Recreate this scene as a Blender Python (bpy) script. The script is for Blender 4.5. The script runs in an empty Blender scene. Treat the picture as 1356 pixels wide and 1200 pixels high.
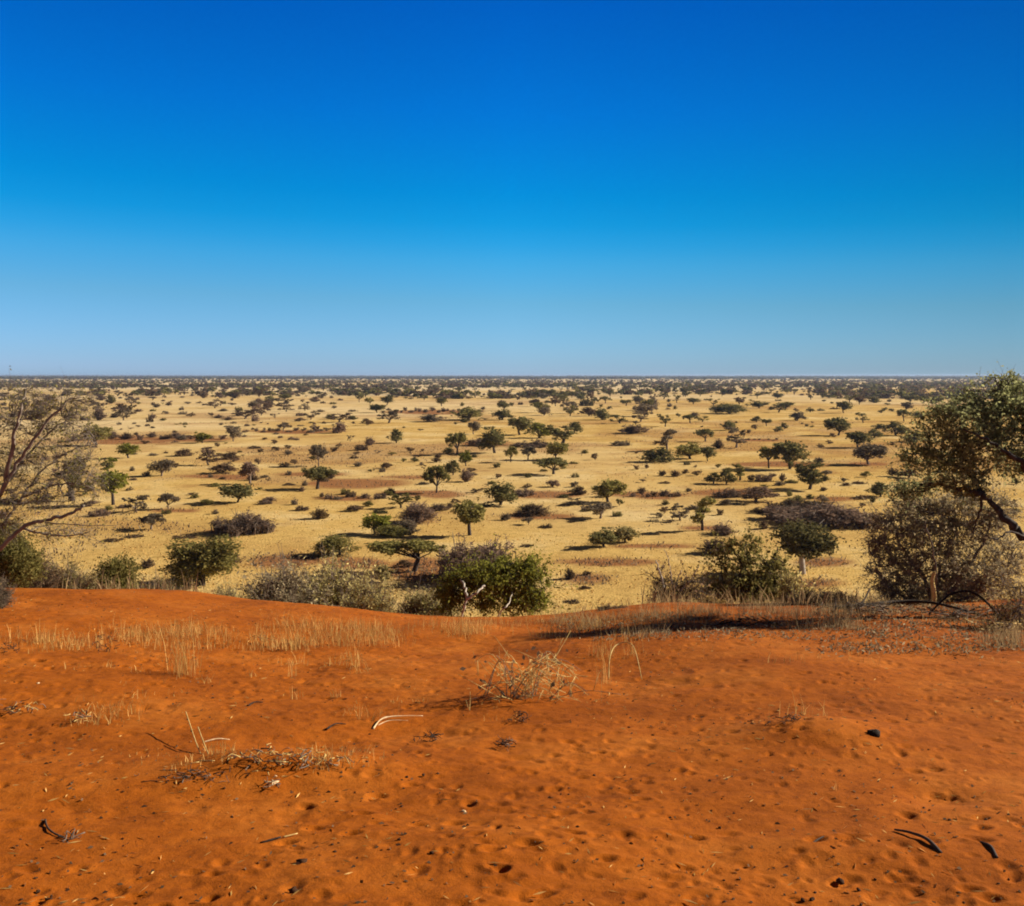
import bpy, math, random
import numpy as np

C = bpy.context.scene.collection
F, CX, HY, H = 1302.0, 678.0, 497.0, 18.0      # photo focal length (px), centre column, horizon row, eye height over the plain
PI = math.pi
SUN_EL, SUN_BACK = math.radians(25.0), math.radians(17.0)

# ------------------------------------------------------------------ noise
def _hash(ix, iy, seed):
    h = (ix.astype(np.int64) * 374761393 + iy.astype(np.int64) * 668265263 + seed * 974634777) & 0xFFFFFFFF
    h = ((h ^ (h >> 13)) * 1274126177) & 0xFFFFFFFF
    h = ((h ^ (h >> 16)) * 2246822519) & 0xFFFFFFFF
    return (h ^ (h >> 15)) / 4294967295.0

def vnoise(x, y, seed=0):
    x0, y0 = np.floor(x), np.floor(y)
    fx, fy = x - x0, y - y0
    fx = fx * fx * fx * (fx * (fx * 6 - 15) + 10); fy = fy * fy * fy * (fy * (fy * 6 - 15) + 10)
    a = _hash(x0, y0, seed); b = _hash(x0 + 1, y0, seed); c = _hash(x0, y0 + 1, seed); d = _hash(x0 + 1, y0 + 1, seed)
    return (a + (b - a) * fx) * (1 - fy) + (c + (d - c) * fx) * fy - 0.5

def fbm(x, y, seed, octs):
    t = 0.0
    for k, (wl, am) in enumerate(octs):
        ca, sa = math.cos(k * 1.1 + .4), math.sin(k * 1.1 + .4)
        t = t + am * 2 * vnoise((x * ca - y * sa) / wl + 7.3 * k, (x * sa + y * ca) / wl, seed + k)
    return t

# ------------------------------------------------------------------ terrain
CREST_PX = [-300, 0, 20, 100, 180, 240, 290, 330, 420, 500, 560, 610, 680, 760, 810, 860, 900, 960, 1060, 1150, 1356, 1700]
CREST_PY = [770, 779, 778, 778, 778, 783, 790, 795, 800, 807, 812, 814, 815, 811, 804, 798, 797, 799, 800, 799, 792, 780]
D0 = 11.5

def crest_z(x):
    px = CX + x / D0 * F
    return H - (np.interp(px, CREST_PX, CREST_PY) - HY) / F * D0

BUMPS = []      # (x, y, rx, ry, height)

def dune_h(x, y, fine=False):
    x = np.asarray(x, float); y = np.asarray(y, float)
    zc = crest_z(x) + 0.085
    l1 = (H - 1.62) + (zc - (H - 1.62)) * (y - 3.0) / (D0 - 3.0)
    l2 = zc - 0.36 * (y - D0)
    k = 0.12
    z = -k * np.logaddexp(-l1 / k, -l2 / k)
    fade = np.clip((z - 0.5) / 2.0, 0, 1)
    near = 1 / (1 + np.exp((y - 10.6) * 1.6))
    z = z + fbm(x, y, 11, [(2.6, .05), (1.3, .03)]) * (0.35 + .65 * near) * fade
    for bx, by, rx, ry, bh in BUMPS:
        z = z + bh * np.exp(-((x - bx) / rx) ** 2 - ((y - by) / ry) ** 2)
    if fine:
        rough = 0.55 + 0.45 * np.clip(2.2 * vnoise(x / 1.1, y / 1.1, 77) + .5, 0, 1)
        z = z + rough * fbm(x, y, 31, [(.62, .009), (.33, .0065), (.17, .005), (.085, .0034), (.045, .0022)]) * np.clip((14 - y) / 3, .15, 1)
    return np.maximum(z, -0.6)

_TS = np.geomspace(1.6, 15000, 6000)
def hit(px, py):
    """Where the ground is seen at a pixel of the photograph."""
    ux, uz = (px - CX) / F, -(py - HY) / F
    xs, zs = ux * _TS, H + uz * _TS
    g = np.maximum(dune_h(xs, _TS), 0.0)
    below = np.nonzero(zs <= g)[0]
    t = _TS[below[0]] if len(below) else 9000.0
    x = ux * t
    return x, t, float(max(dune_h(x, t), 0.0))

def W(px, py, d):
    return np.array(((px - CX) / F * d, d, H - (py - HY) / F * d))

for px, py, rx, ry, bh in [(1085, 975, .42, .30, .085), (400, 1022, .55, .28, .075), (330, 1010, .3, .2, .03), (540, 968, .3, .2, -.035),
                           (1250, 1055, .16, .12, -.035), (640, 1120, .35, .2, .03), (860, 812, 0.8, .5, .05), (420, 985, .4, .3, -.03),
                           (1180, 1130, .5, .2, .03), (120, 1040, .5, .3, .035), (690, 935, .5, .25, .03)]:
    x_, y_, z_ = hit(px, py)
    BUMPS.append((x_, y_, rx, ry, bh))

# ------------------------------------------------------------------ materials
def new_mat(name):
    m = bpy.data.materials.new(name); m.use_nodes = True
    nt = m.node_tree; nt.nodes.clear()
    return m, nt

def N(nt, typ, **kw):
    n = nt.nodes.new(typ)
    for k, v in kw.items(): setattr(n, k, v)
    return n

def ramp(nt, stops):
    r = N(nt, 'ShaderNodeValToRGB'); e = r.color_ramp.elements
    while len(e) < len(stops): e.new(0.5)
    for s, (p, c) in zip(e, stops):
        s.position = p; s.color = (*c, 1)
    return r

def leaf_mat(name, c1, c2, trans=0.42, objvar=0.30):
    m, nt = new_mat(name)
    L = nt.links.new
    g = N(nt, 'ShaderNodeNewGeometry'); oi = N(nt, 'ShaderNodeObjectInfo')
    r = ramp(nt, [(0, c1), (0.75, c2), (1, tuple(min(1, v * 1.35) for v in c2))])
    L(g.outputs['Random Per Island'], r.inputs[0])
    mr = N(nt, 'ShaderNodeMapRange'); mr.inputs[3].default_value = 1 - objvar; mr.inputs[4].default_value = 1 + objvar
    L(oi.outputs['Random'], mr.inputs[0])
    hs = N(nt, 'ShaderNodeHueSaturation'); L(mr.outputs[0], hs.inputs['Value']); L(r.outputs[0], hs.inputs['Color'])
    d = N(nt, 'ShaderNodeBsdfDiffuse'); t = N(nt, 'ShaderNodeBsdfTranslucent'); mx = N(nt, 'ShaderNodeMixShader')
    mx.inputs[0].default_value = trans
    L(hs.outputs[0], d.inputs[0]); L(hs.outputs[0], t.inputs[0]); L(d.outputs[0], mx.inputs[1]); L(t.outputs[0], mx.inputs[2])
    o = N(nt, 'ShaderNodeOutputMaterial'); L(mx.outputs[0], o.inputs[0])
    return m

def rough_mat(name, c1, c2, scale=20.0, rough=0.9, bump=0.3):
    m, nt = new_mat(name); L = nt.links.new
    tc = N(nt, 'ShaderNodeTexCoord'); no = N(nt, 'ShaderNodeTexNoise'); no.inputs['Scale'].default_value = scale; no.inputs['Detail'].default_value = 5
    L(tc.outputs['Object'], no.inputs['Vector'])
    r = ramp(nt, [(0.3, c1), (0.7, c2)]); L(no.outputs[0], r.inputs[0])
    b = N(nt, 'ShaderNodeBsdfPrincipled'); b.inputs['Roughness'].default_value = rough
    b.inputs['Specular IOR Level'].default_value = 0.2
    L(r.outputs[0], b.inputs['Base Color'])
    bp = N(nt, 'ShaderNodeBump'); bp.inputs['Strength'].default_value = bump; bp.inputs['Distance'].default_value = 0.01
    L(no.outputs[0], bp.inputs['Height']); L(bp.outputs[0], b.inputs['Normal'])
    o = N(nt, 'ShaderNodeOutputMaterial'); L(b.outputs[0], o.inputs[0])
    return m

LEAF = {
    'dusk':   leaf_mat('leaf_dusk', (.055, .050, .020), (.140, .122, .050)),
    'dark':   leaf_mat('leaf_dark', (0.083, 0.077, 0.030), (0.207, 0.185, 0.073)),
    'olive':  leaf_mat('leaf_olive', (0.123, 0.112, 0.034), (0.302, 0.260, 0.084)),
    'green':  leaf_mat('leaf_green', (.115, .118, .020), (.260, .255, .046)),
    'acacia': leaf_mat('leaf_acacia', (0.128, 0.136, 0.062), (0.305, 0.310, 0.138), trans=.5),
    'pale':   leaf_mat('leaf_pale', (0.253, 0.213, 0.084), (0.575, 0.483, 0.200)),
    'grey':   leaf_mat('leaf_grey', (.105, .083, .056), (.260, .205, .135)),
    'purple': leaf_mat('leaf_purple_brown', (.115, .076, .056), (.280, .190, .135)),
    'sage':   leaf_mat('leaf_sage', (.125, .105, .042), (.350, .285, .120)),
    'ash':    leaf_mat('leaf_ash', (0.151, 0.123, 0.077), (0.392, 0.325, 0.198)),
    'straw':  leaf_mat('leaf_straw', (.16, .105, .035), (.40, .27, .10)),
    'brown':  leaf_mat('leaf_brown', (.080, .052, .031), (.210, .138, .082)),
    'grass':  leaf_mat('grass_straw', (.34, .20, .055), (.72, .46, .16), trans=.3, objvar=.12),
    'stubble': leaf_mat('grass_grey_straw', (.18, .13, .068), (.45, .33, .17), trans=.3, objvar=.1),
}
BARK = rough_mat('bark_dark', (.030, .022, .018), (.085, .065, .052), 18)
BARK_GREY = rough_mat('bark_grey', (.12, .088, .066), (.25, .19, .145), 14)
TWIG_BROWN = rough_mat('twig_brown', (.13, .106, .084), (.28, .23, .18), 14)
BARK_PALE = rough_mat('bark_pale', (.30, .25, .20), (.55, .48, .40), 14)
STRAW_WOOD = rough_mat("straw_wood", (.46, .31, .10), (.74, .54, .22), 25)
BLEACHED = rough_mat('bleached_wood', (.52, .36, .19), (.80, .62, .38), 30)
CHAR = rough_mat('dark_wood', (.012, .008, .006), (.045, .030, .022), 30)
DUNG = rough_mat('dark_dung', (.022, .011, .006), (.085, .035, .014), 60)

# ------------------------------------------------------------------ mesh helpers
def mk_mesh(name, parts, mats):
    """parts: list of (verts Nx3, quads Mx4, material index)"""
    parts = [p for p in parts if len(p[0])]
    off, Vs, Fs, Ms = 0, [], [], []
    for V, Q, mi in parts:
        Vs.append(np.asarray(V, np.float32)); Fs.append(np.asarray(Q, np.int32) + off); Ms.append(np.full(len(Q), mi, np.int32)); off += len(V)
    V = np.concatenate(Vs); Q = np.concatenate(Fs); M = np.concatenate(Ms)
    me = bpy.data.meshes.new(name)
    me.vertices.add(len(V)); me.vertices.foreach_set('co', V.ravel())
    n = len(Q)
    me.loops.add(n * 4); me.loops.foreach_set('vertex_index', Q.ravel())
    me.polygons.add(n)
    me.polygons.foreach_set('loop_start', np.arange(0, n * 4, 4, dtype=np.int32))
    me.polygons.foreach_set('material_index', M)
    for m in mats: me.materials.append(m)
    me.update(calc_edges=True)
    return me

def link(name, data, parent=None, loc=None):
    o = bpy.data.objects.new(name, data); C.objects.link(o)
    if parent is not None: o.parent = parent
    if loc is not None: o.location = loc
    return o

USED = {}
def tag(o, label, cat, group=None):
    o['label'] = label; o['category'] = cat
    if group: o['group'] = group
    USED.setdefault(label, []).append(o)
    return o

def tubes(P0, P1, R0, R1, k=4):
    P0, P1 = np.asarray(P0, float).reshape(-1, 3), np.asarray(P1, float).reshape(-1, 3)
    R0, R1 = np.asarray(R0, float).ravel(), np.asarray(R1, float).ravel()
    if len(P0) == 0: return np.zeros((0, 3)), np.zeros((0, 4), int)
    d = P1 - P0; L = np.linalg.norm(d, axis=1, keepdims=True) + 1e-9; d = d / L
    ref = np.where(np.abs(d[:, 2:3]) < .9, np.array([[0, 0, 1.]]), np.array([[1., 0, 0]]))
    a = np.cross(d, ref); a /= np.linalg.norm(a, axis=1, keepdims=True) + 1e-9
    b = np.cross(d, a)
    th = np.arange(k) / k * 2 * PI
    ring = a[:, None] * np.cos(th)[None, :, None] + b[:, None] * np.sin(th)[None, :, None]
    V = np.concatenate([P0[:, None] + ring * R0[:, None, None], P1[:, None] + d[:, None] * (R1[:, None, None] * .4) + ring * R1[:, None, None]], 1)
    i = np.arange(k); j = (i + 1) % k
    q = np.stack([i, j, j + k, i + k], 1)
    Q = (np.arange(len(P0)) * 2 * k)[:, None, None] + q[None]
    return V.reshape(-1, 3), Q.reshape(-1, 4)

def polytube(pts, r0, r1, k=6):
    """one joined tapered tube along a polyline, with closed ends"""
    pts = np.asarray(pts, float); n = len(pts)
    rs = np.interp(np.linspace(0, 1, n), [0, 1], [r0, r1]) if np.ndim(r0) == 0 else np.asarray(r0)
    t = np.gradient(pts, axis=0); t /= np.linalg.norm(t, axis=1, keepdims=True) + 1e-9
    ref = np.array([0.31, .2, .93]); a = np.cross(t, ref); a /= np.linalg.norm(a, axis=1, keepdims=True) + 1e-9
    b = np.cross(t, a); th = np.arange(k) / k * 2 * PI
    V = pts[:, None] + (a[:, None] * np.cos(th)[None, :, None] + b[:, None] * np.sin(th)[None, :, None]) * rs[:, None, None]
    V = V.reshape(-1, 3); i = np.arange(k); j = (i + 1) % k
    Q = [np.stack([i + s * k, j + s * k, j + (s + 1) * k, i + (s + 1) * k], 1) for s in range(n - 1)]
    V = np.concatenate([V, pts[:1], pts[-1:]])
    c0, c1 = n * k, n * k + 1
    h = np.arange(0, k, 2)
    Q.append(np.stack([np.full(len(h), c0), (h + 2) % k, (h + 1) % k, h], 1))
    Q.append(np.stack([np.full(len(h), c1), h + (n - 1) * k, (h + 1) % k + (n - 1) * k, (h + 2) % k + (n - 1) * k], 1))
    return V, np.concatenate(Q)

def smooth_line(pts, n=5):
    pts = np.asarray(pts, float); m = len(pts)
    if m < 3: return np.array([pts[0] + (pts[-1] - pts[0]) * t for t in np.linspace(0, 1, n)])
    out = []
    for i in range(m - 1):
        p0, p1, p2, p3 = pts[max(i - 1, 0)], pts[i], pts[i + 1], pts[min(i + 2, m - 1)]
        for t in np.linspace(0, 1, n, endpoint=False):
            out.append(.5 * (2 * p1 + (p2 - p0) * t + (2 * p0 - 5 * p1 + 4 * p2 - p3) * t * t + (3 * p1 - p0 - 3 * p2 + p3) * t ** 3))
    out.append(pts[-1])
    return np.array(out)

def unit(rng, n):
    v = rng.normal(size=(n, 3)); return v / (np.linalg.norm(v, axis=1, keepdims=True) + 1e-9)

def leaves(P, size, rng, elong=1.7, along=None):
    n = len(P)
    t = unit(rng, n) if along is None else along
    u = np.cross(t, unit(rng, n)); u /= np.linalg.norm(u, axis=1, keepdims=True) + 1e-9
    s = size * rng.uniform(.6, 1.4, (n, 1))
    a, b = t * s * elong * .5, u * s * .5
    V = np.stack([P - a, P + b, P + a, P - b], 1).reshape(-1, 3)
    return V, np.arange(n * 4).reshape(-1, 4)

def clump_points(lobes, n, rng, per=26, spread=.24, shell=.9):
    lobes = np.asarray(lobes, float)
    w = (lobes[:, 3] * lobes[:, 4] * lobes[:, 5]) ** (2 / 3); w /= w.sum()
    nc = max(len(lobes), n // per)
    li = rng.choice(len(lobes), nc, p=w); d = unit(rng, nc)
    r = rng.uniform(.35, 1, (nc, 1)) ** .45 * shell
    cc = lobes[li, :3] + d * r * lobes[li, 3:]
    ci = rng.integers(0, nc, n)
    off = rng.normal(size=(n, 3)) * spread * lobes[li[ci], 3:] * rng.uniform(.5, 1.2, (nc, 1))[ci]
    return cc[ci] + off

# ------------------------------------------------------------------ plant prototypes of unit width and unit height
def proto(kind, seed, n, leaf):
    rng = np.random.default_rng(seed)
    R = lambda a, b: rng.uniform(a, b)
    lobes, P0, P1, R0, R1 = [], [], [], [], []
    def seg(a, b, r0, r1): P0.append(a); P1.append(b); R0.append(r0); R1.append(r1)
    tw = .036
    if kind == 'round':
        th = R(.15, .24)
        for _ in range(10):
            a = R(0, 2 * PI); r = R(.1, .3)
            lobes.append((r * math.cos(a), r * math.sin(a), R(.36, .84), R(.15, .24), R(.15, .24), R(.15, .24)))
        lobes.append((0, 0, .60, .36, .36, .34))
    elif kind == 'mop':
        th = .34; tw = .042
        for _ in range(16):
            a = R(0, 2 * PI); zz = R(.42, .84); r = R(.05, .34) * (1 - abs(zz - .62) * .9)
            lobes.append((r * math.cos(a), r * math.sin(a), zz, R(.14, .2), R(.14, .2), R(.10, .16)))
        lobes.append((0, 0, .64, .36, .36, .26))
    elif kind == 'flat':
        th = R(.24, .34)
        for _ in range(11):
            a = R(0, 2 * PI); r = R(.05, .38)
            lobes.append((r * math.cos(a), r * math.sin(a), .80 - r * R(.15, .75), R(.13, .20), R(.13, .20), R(.14, .22)))
    elif kind == 'low':
        th = .12
        for _ in range(11):
            a = R(0, 2 * PI); r = R(.05, .34)
            lobes.append((r * math.cos(a), r * math.sin(a), R(.25, .72) * (1.1 - r), R(.14, .22), R(.14, .22), R(.16, .26)))
        lobes.append((0, 0, .42, .32, .32, .35))
    elif kind == 'open':
        th = R(.14, .24)
        for _ in range(10):
            a = R(0, 2 * PI); r = R(.08, .37)
            lobes.append((r * math.cos(a), r * math.sin(a), R(.30, .88), R(.11, .2), R(.11, .2), R(.09, .16)))
    elif kind == 'slender':
        th = R(.25, .35); tw = .07
        for k in range(7):
            a = R(0, 2 * PI); r = R(.05, .28)
            lobes.append((r * math.cos(a), r * math.sin(a), .38 + .55 * k / 6, R(.16, .26), R(.16, .26), R(.08, .12)))
    elif kind == 'lean':
        th = .42
        for _ in range(14):
            u = R(0, 1)
            lobes.append((-.40 + .78 * u, R(-.22, .22), .60 + .16 * math.sin(u * PI) + R(-.05, .14) + .08 * u, R(.09, .16), R(.09, .16), R(.09, .16)))
    if kind in ('bare', 'scrub'):
        ns = int(60 + min(n, 6000) / 45); flat = kind == 'scrub'; th_ = .55 if n > 9000 else 1.0
        for _ in range(ns):
            a = R(0, 2 * PI); el = R(.25, 1.45) if not flat else R(.5, 1.4)
            bx, by = (R(-.06, .06), R(-.06, .06)) if not flat else (R(-.40, .40), R(-.34, .34))
            L = R(.55, 1.0) * (1 if not flat else (.62 if abs(bx) > .2 else .95))
            sx = .46 if not flat else .12
            p = np.array((bx, by, 0.)); e = np.array((bx + sx * L * math.cos(a) * math.cos(el), by + sx * L * math.sin(a) * math.cos(el), L * math.sin(el) * (.97 if not flat else .9)))
            m = (p + e) / 2 + rng.normal(size=3) * .03 + np.array((0, 0, .03))
            seg(p, m, .011 * th_, .008 * th_); seg(m, e, .008 * th_, .0035 * th_)
            for _ in range(4 if n < 9000 else 9):
                f = R(.1, 1); q = m + (e - m) * f
                dd = (e - p) * R(.12, .3) + rng.normal(size=3) * np.array((.06, .06, .08))
                seg(q, q + dd, .005 * th_, .002 * th_)
        SP0, SP1 = np.array(P0), np.array(P1)
        k = rng.integers(len(SP0) // 3, len(SP0), n)
        pts = SP0[k] + (SP1[k] - SP0[k]) * rng.uniform(0, 1, (n, 1)) + rng.normal(size=(n, 3)) * np.array((.022, .022, .03))
        pts[:, 2] = np.maximum(pts[:, 2], .01)
        crown = leaves(pts, leaf * .8, rng, 3.2)
    else:
        fork = np.array((R(-.03, .03), R(-.03, .03), th))
        if kind == 'lean': fork = np.array((.17, 0, th)); seg(np.array((.12, 0, 0.)), fork, tw, tw * .8)
        else: seg(np.array((0, 0, 0.)), fork, tw * 1.1, tw * .8)
        for lx, ly, lz, rx, ry, rz in lobes:
            c = np.array((lx, ly, lz)); m = fork + (c - fork) * .5 + rng.normal(size=3) * .03
            seg(fork, m, tw * .5, tw * .3); seg(m, c, tw * .3, tw * .12)
            for _ in range(3): seg(c - (c - m) * .3, c + rng.normal(size=3) * np.array((rx, ry, rz)) * .6, tw * .12, tw * .05)
        pts = clump_points(lobes, n, rng)
        crown = leaves(pts, leaf, rng)
    trunk = tubes(P0, P1, R0, R1, 5 if n > 3000 else 4)
    # normalise to unit width and height
    V = np.concatenate([trunk[0], crown[0]])
    w = .5 * ((np.percentile(V[:, 0], 99.3) - np.percentile(V[:, 0], .7)) + (np.percentile(V[:, 1], 99.3) - np.percentile(V[:, 1], .7)))
    hh = np.percentile(V[:, 2], 99.6)
    s = np.array((1 / w, 1 / w, 1 / hh))
    return (trunk[0] * s, trunk[1]), (crown[0] * s, crown[1])

_protos, _meshes = {}, {}
def get_proto(kind, var, lod):
    key = (kind, var, lod)
    if key not in _protos:
        n, leaf = {0: (420, .075), 1: (1500, .045), 2: (6000, .026), 3: (16000, .018)}[lod]
        if kind in ('bare', 'scrub'): n = int(n * .8)
        if kind in ('flat', 'round', 'mop'): n = int(n * 1.35)
        if kind == 'open': n = int(n * .65)
        _protos[key] = proto(kind, hash((len(kind) * 31 + ord(kind[0]) * 7 + ord(kind[-1]), var)) % 99991, n, leaf)
    return _protos[key]

def plant_mesh(kind, var, lod, col, bark, which):
    key = (kind, var, lod, col, bark.name, which)
    if key not in _meshes:
        t, c = get_proto(kind, var, lod)
        if which == 'all': me = mk_mesh(kind, [(t[0], t[1], 0), (c[0], c[1], 1)], [bark, LEAF[col]])
        elif which == 'trunk': me = mk_mesh('trunk', [(t[0], t[1], 0)], [bark])
        else: me = mk_mesh('crown', [(c[0], c[1], 0)], [LEAF[col]])
        _meshes[key] = me
    return _meshes[key]

prng = random.Random(5)
def plant(name, cat, kind, col, loc, w, h, lod, parts=True, bark=BARK, label='', group=None, var=None, rot=None, depth=1.0):
    var = prng.randrange(3 if lod else 5) if var is None else var
    rot = prng.uniform(0, 2 * PI) if rot is None else rot
    if parts:
        r = link(name, None, loc=loc); r.scale = (w, w * depth, h); r.rotation_euler = (0, 0, rot if depth == 1.0 else 0)
        woody = 'trunk' if cat == 'tree' else 'stem'
        link(woody, plant_mesh(kind, var, lod, col, bark, 'trunk'), r)
        link('crown' if cat == 'tree' else 'foliage', plant_mesh(kind, var, lod, col, bark, 'crown'), r)
    else:
        r = link(name, plant_mesh(kind, var, lod, col, bark, 'all'), loc=loc); r.scale = (w, w * depth, h); r.rotation_euler = (0, 0, rot if depth == 1.0 else 0)
    tag(r, label, cat, group)
    return r

# ------------------------------------------------------------------ camera, sun, sky
sc = bpy.context.scene
cam = bpy.data.cameras.new('camera'); co = link('camera', cam)
co.location = (0, 0, H); co.rotation_euler = (PI / 2, 0, 0)
cam.sensor_width = 36; cam.lens = 36 * F / 1356; cam.shift_y = -103 / 1356
cam.clip_start = 0.05; cam.clip_end = 60000
sc.camera = co
sc.view_settings.view_transform = 'Standard'; sc.view_settings.look = 'None'
EXPO = 0.76
sc.view_settings.exposure = EXPO; sc.view_settings.gamma = 1
sc.cycles.pixel_filter_type = 'BLACKMAN_HARRIS'; sc.cycles.filter_width = 1.9
sc.cycles.max_bounces = 6; sc.cycles.diffuse_bounces = 3; sc.cycles.transparent_max_bounces = 6
sc.cycles.volume_bounces = 0; sc.cycles.caustics_reflective = False; sc.cycles.caustics_refractive = False

sl = bpy.data.lights.new('sun', 'SUN'); so = link('sun', sl)
sl.energy = 5.0; sl.angle = math.radians(.53); sl.color = (1.0, .90, .74)
sd = np.array((math.cos(SUN_EL) * math.cos(SUN_BACK), math.cos(SUN_EL) * math.sin(SUN_BACK), math.sin(SUN_EL)))
from mathutils import Vector
so.rotation_euler = Vector(sd).to_track_quat('Z', 'Y').to_euler()
so.location = (30, 0, 40)

wd = bpy.data.worlds.new('World'); sc.world = wd; wd.use_nodes = True
nt = wd.node_tree; bg = nt.nodes['Background']; L = nt.links.new
sky = N(nt, 'ShaderNodeTexSky'); sky.sky_type = 'NISHITA'; sky.sun_disc = False
sky.sun_elevation = SUN_EL; sky.sun_rotation = PI / 2 - SUN_BACK
sky.altitude = 1000; sky.air_density = 1; sky.dust_density = .6; sky.ozone_density = 2
tc = N(nt, 'ShaderNodeTexCoord'); sx = N(nt, 'ShaderNodeSeparateXYZ'); L(tc.outputs['Generated'], sx.inputs[0])
q = 1.62 * 2 ** EXPO      # the deep, polarised blue of the photograph: the clear-sky model tinted by elevation
st = [(0.0, (.62, .96, 1.85)), (.0115, (.571, .942, 1.745)), (.073, (.41, .921, 1.374)), (.112, (.215, .968, 1.48)), (.132, (.098, .945, 1.508)), (.152, (.030, .910, 1.506)), (.178, (.008, .86, 1.53)), (.256, (.006, .717, 1.66)), (.354, (.004, .571, 1.58)), (.42, (.04, .11, .32)), (.70, (.06, .05, .08))]  # top stops, above the view, are dimmed to deepen the shadows
rp = ramp(nt, [(p, tuple(v / q for v in c)) for p, c in st]); mz = N(nt, 'ShaderNodeMath', operation='MULTIPLY_ADD'); mz.inputs[1].default_value = .022; L(sx.outputs[0], mz.inputs[0]); L(sx.outputs[2], mz.inputs[2]); L(mz.outputs[0], rp.inputs[0])
m1 = N(nt, 'ShaderNodeMix', data_type='RGBA', blend_type='MULTIPLY'); m1.inputs[0].default_value = 1
# the polarised blue holds about a right angle from the sun; warm glow added out of view, along the sun's axis, warms the shadows
vm = N(nt, 'ShaderNodeVectorMath', operation='DOT_PRODUCT'); vm.inputs[1].default_value = tuple(sd); L(tc.outputs['Generated'], vm.inputs[0])
fa = N(nt, 'ShaderNodeMapRange', interpolation_type='SMOOTHSTEP'); fa.inputs[1].default_value = .80; fa.inputs[2].default_value = .93; L(vm.outputs['Value'], fa.inputs[0])
fb = N(nt, 'ShaderNodeMapRange', interpolation_type='SMOOTHSTEP'); fb.inputs[1].default_value = -.32; fb.inputs[2].default_value = -.60; L(vm.outputs['Value'], fb.inputs[0])
fm = N(nt, 'ShaderNodeMath', operation='MAXIMUM'); L(fa.outputs[0], fm.inputs[0]); L(fb.outputs[0], fm.inputs[1])
mt = N(nt, 'ShaderNodeMix', data_type='RGBA'); L(fm.outputs[0], mt.inputs[0]); L(rp.outputs[0], mt.inputs[6]); mt.inputs[7].default_value = (1.25 / q, .55 / q, .28 / q, 1)
L(sky.outputs[0], m1.inputs[6]); L(mt.outputs[2], m1.inputs[7])
mr = N(nt, 'ShaderNodeMapRange'); mr.inputs[1].default_value = -.5; mr.inputs[2].default_value = .5; L(sx.outputs[0], mr.inputs[0])
rx = ramp(nt, [(0, (1.1, 1.1, 1.1)), (.5, (1, 1, 1)), (.95, (.56, .56, .56))]); L(mr.outputs[0], rx.inputs[0])
m2 = N(nt, 'ShaderNodeMix', data_type='RGBA', blend_type='MULTIPLY'); m2.inputs[0].default_value = 1
L(m1.outputs[2], m2.inputs[6]); L(rx.outputs[0], m2.inputs[7]); L(m2.outputs[2], bg.inputs[0])
bg.inputs[1].default_value = .15

# ------------------------------------------------------------------ dune: one fine sheet of trodden red sand
def sheet(name, X, Y, Z, mat, attr=None):
    r, c = X.shape
    me = bpy.data.meshes.new(name); V = np.stack([X, Y, Z], -1).reshape(-1, 3).astype(np.float32)
    i = np.arange((r - 1) * c).reshape(r - 1, c)[:, :-1].ravel()
    Q = np.stack([i, i + 1, i + c + 1, i + c], 1).astype(np.int32)
    me.vertices.add(len(V)); me.vertices.foreach_set('co', V.ravel())
    me.loops.add(len(Q) * 4); me.loops.foreach_set('vertex_index', Q.ravel())
    me.polygons.add(len(Q)); me.polygons.foreach_set('loop_start', np.arange(0, len(Q) * 4, 4, dtype=np.int32))
    me.polygons.foreach_set('use_smooth', np.ones(len(Q), bool))
    for an, av in (attr or {}).items():
        a = me.attributes.new(an, 'FLOAT', 'POINT'); a.data.foreach_set('value', av.ravel().astype(np.float32))
    me.materials.append(mat); me.update(calc_edges=True)
    o = link(name, me); o['kind'] = 'structure'
    return o

ys = [1.3]
while ys[-1] < 62:
    y = ys[-1]; ys.append(y + (min(.022, .0012 * y * y * .62 + .002) if y < 13.5 else min(.03 * (1 + (y - 13.5) * 1.2), .9)))
ys = np.array(ys); us = np.linspace(-.75, .75, 1500)
Yd, U = np.meshgrid(ys, us, indexing='ij'); Xd = U * (Yd + 1.5)
Zd = dune_h(Xd, Yd, True)
litter = np.zeros_like(Zd)
rs = np.random.default_rng(3)
# hoof prints and hollows pressed into the sand
PRINTS = []
for _ in range(3600):
    y = rs.uniform(2.4, 11.2); x = rs.uniform(-.62, .62) * y
    s = rs.uniform(.45, 1.0)
    if vnoise(np.array([x / 1.3]), np.array([y / 1.3]), 5)[0] + .16 * x / y * 2 < rs.uniform(-.45, .25): continue
    PRINTS.append((x, y, .036 * s, .026 * s, .015 * s * rs.uniform(.3, .8), rs.uniform(0, PI)))
for _ in range(140):
    y = rs.uniform(2.6, 10.5); x = rs.uniform(-.6, .6) * y
    PRINTS.append((x, y, rs.uniform(.05, .12), rs.uniform(.03, .07), rs.uniform(.004, .009), rs.uniform(0, PI)))
for px, py in [(1238, 1057), (1256, 1060), (1210, 1022), (1298, 1085), (1300, 1098), (1302, 1113), (1237, 1020), (1120, 1110), (1125, 1165), (1112, 1170), (1190, 1166), (1285, 1180), (1312, 1192), (1080, 1113), (920, 1110), (905, 1150), (650, 1125), (700, 1115), (545, 1040), (500, 1055), (480, 1080), (465, 1105), (660, 1150), (720, 1180), (800, 1140), (850, 1060), (600, 1090), (1200, 1080), (760, 1105), (415, 1098), (405, 1070), (380, 1115), (1060, 965), (1035, 962)]:
    x, y, z = hit(px, py); PRINTS.append((x, y, .034, .022, .015, rs.uniform(-.5, .5)))
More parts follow.
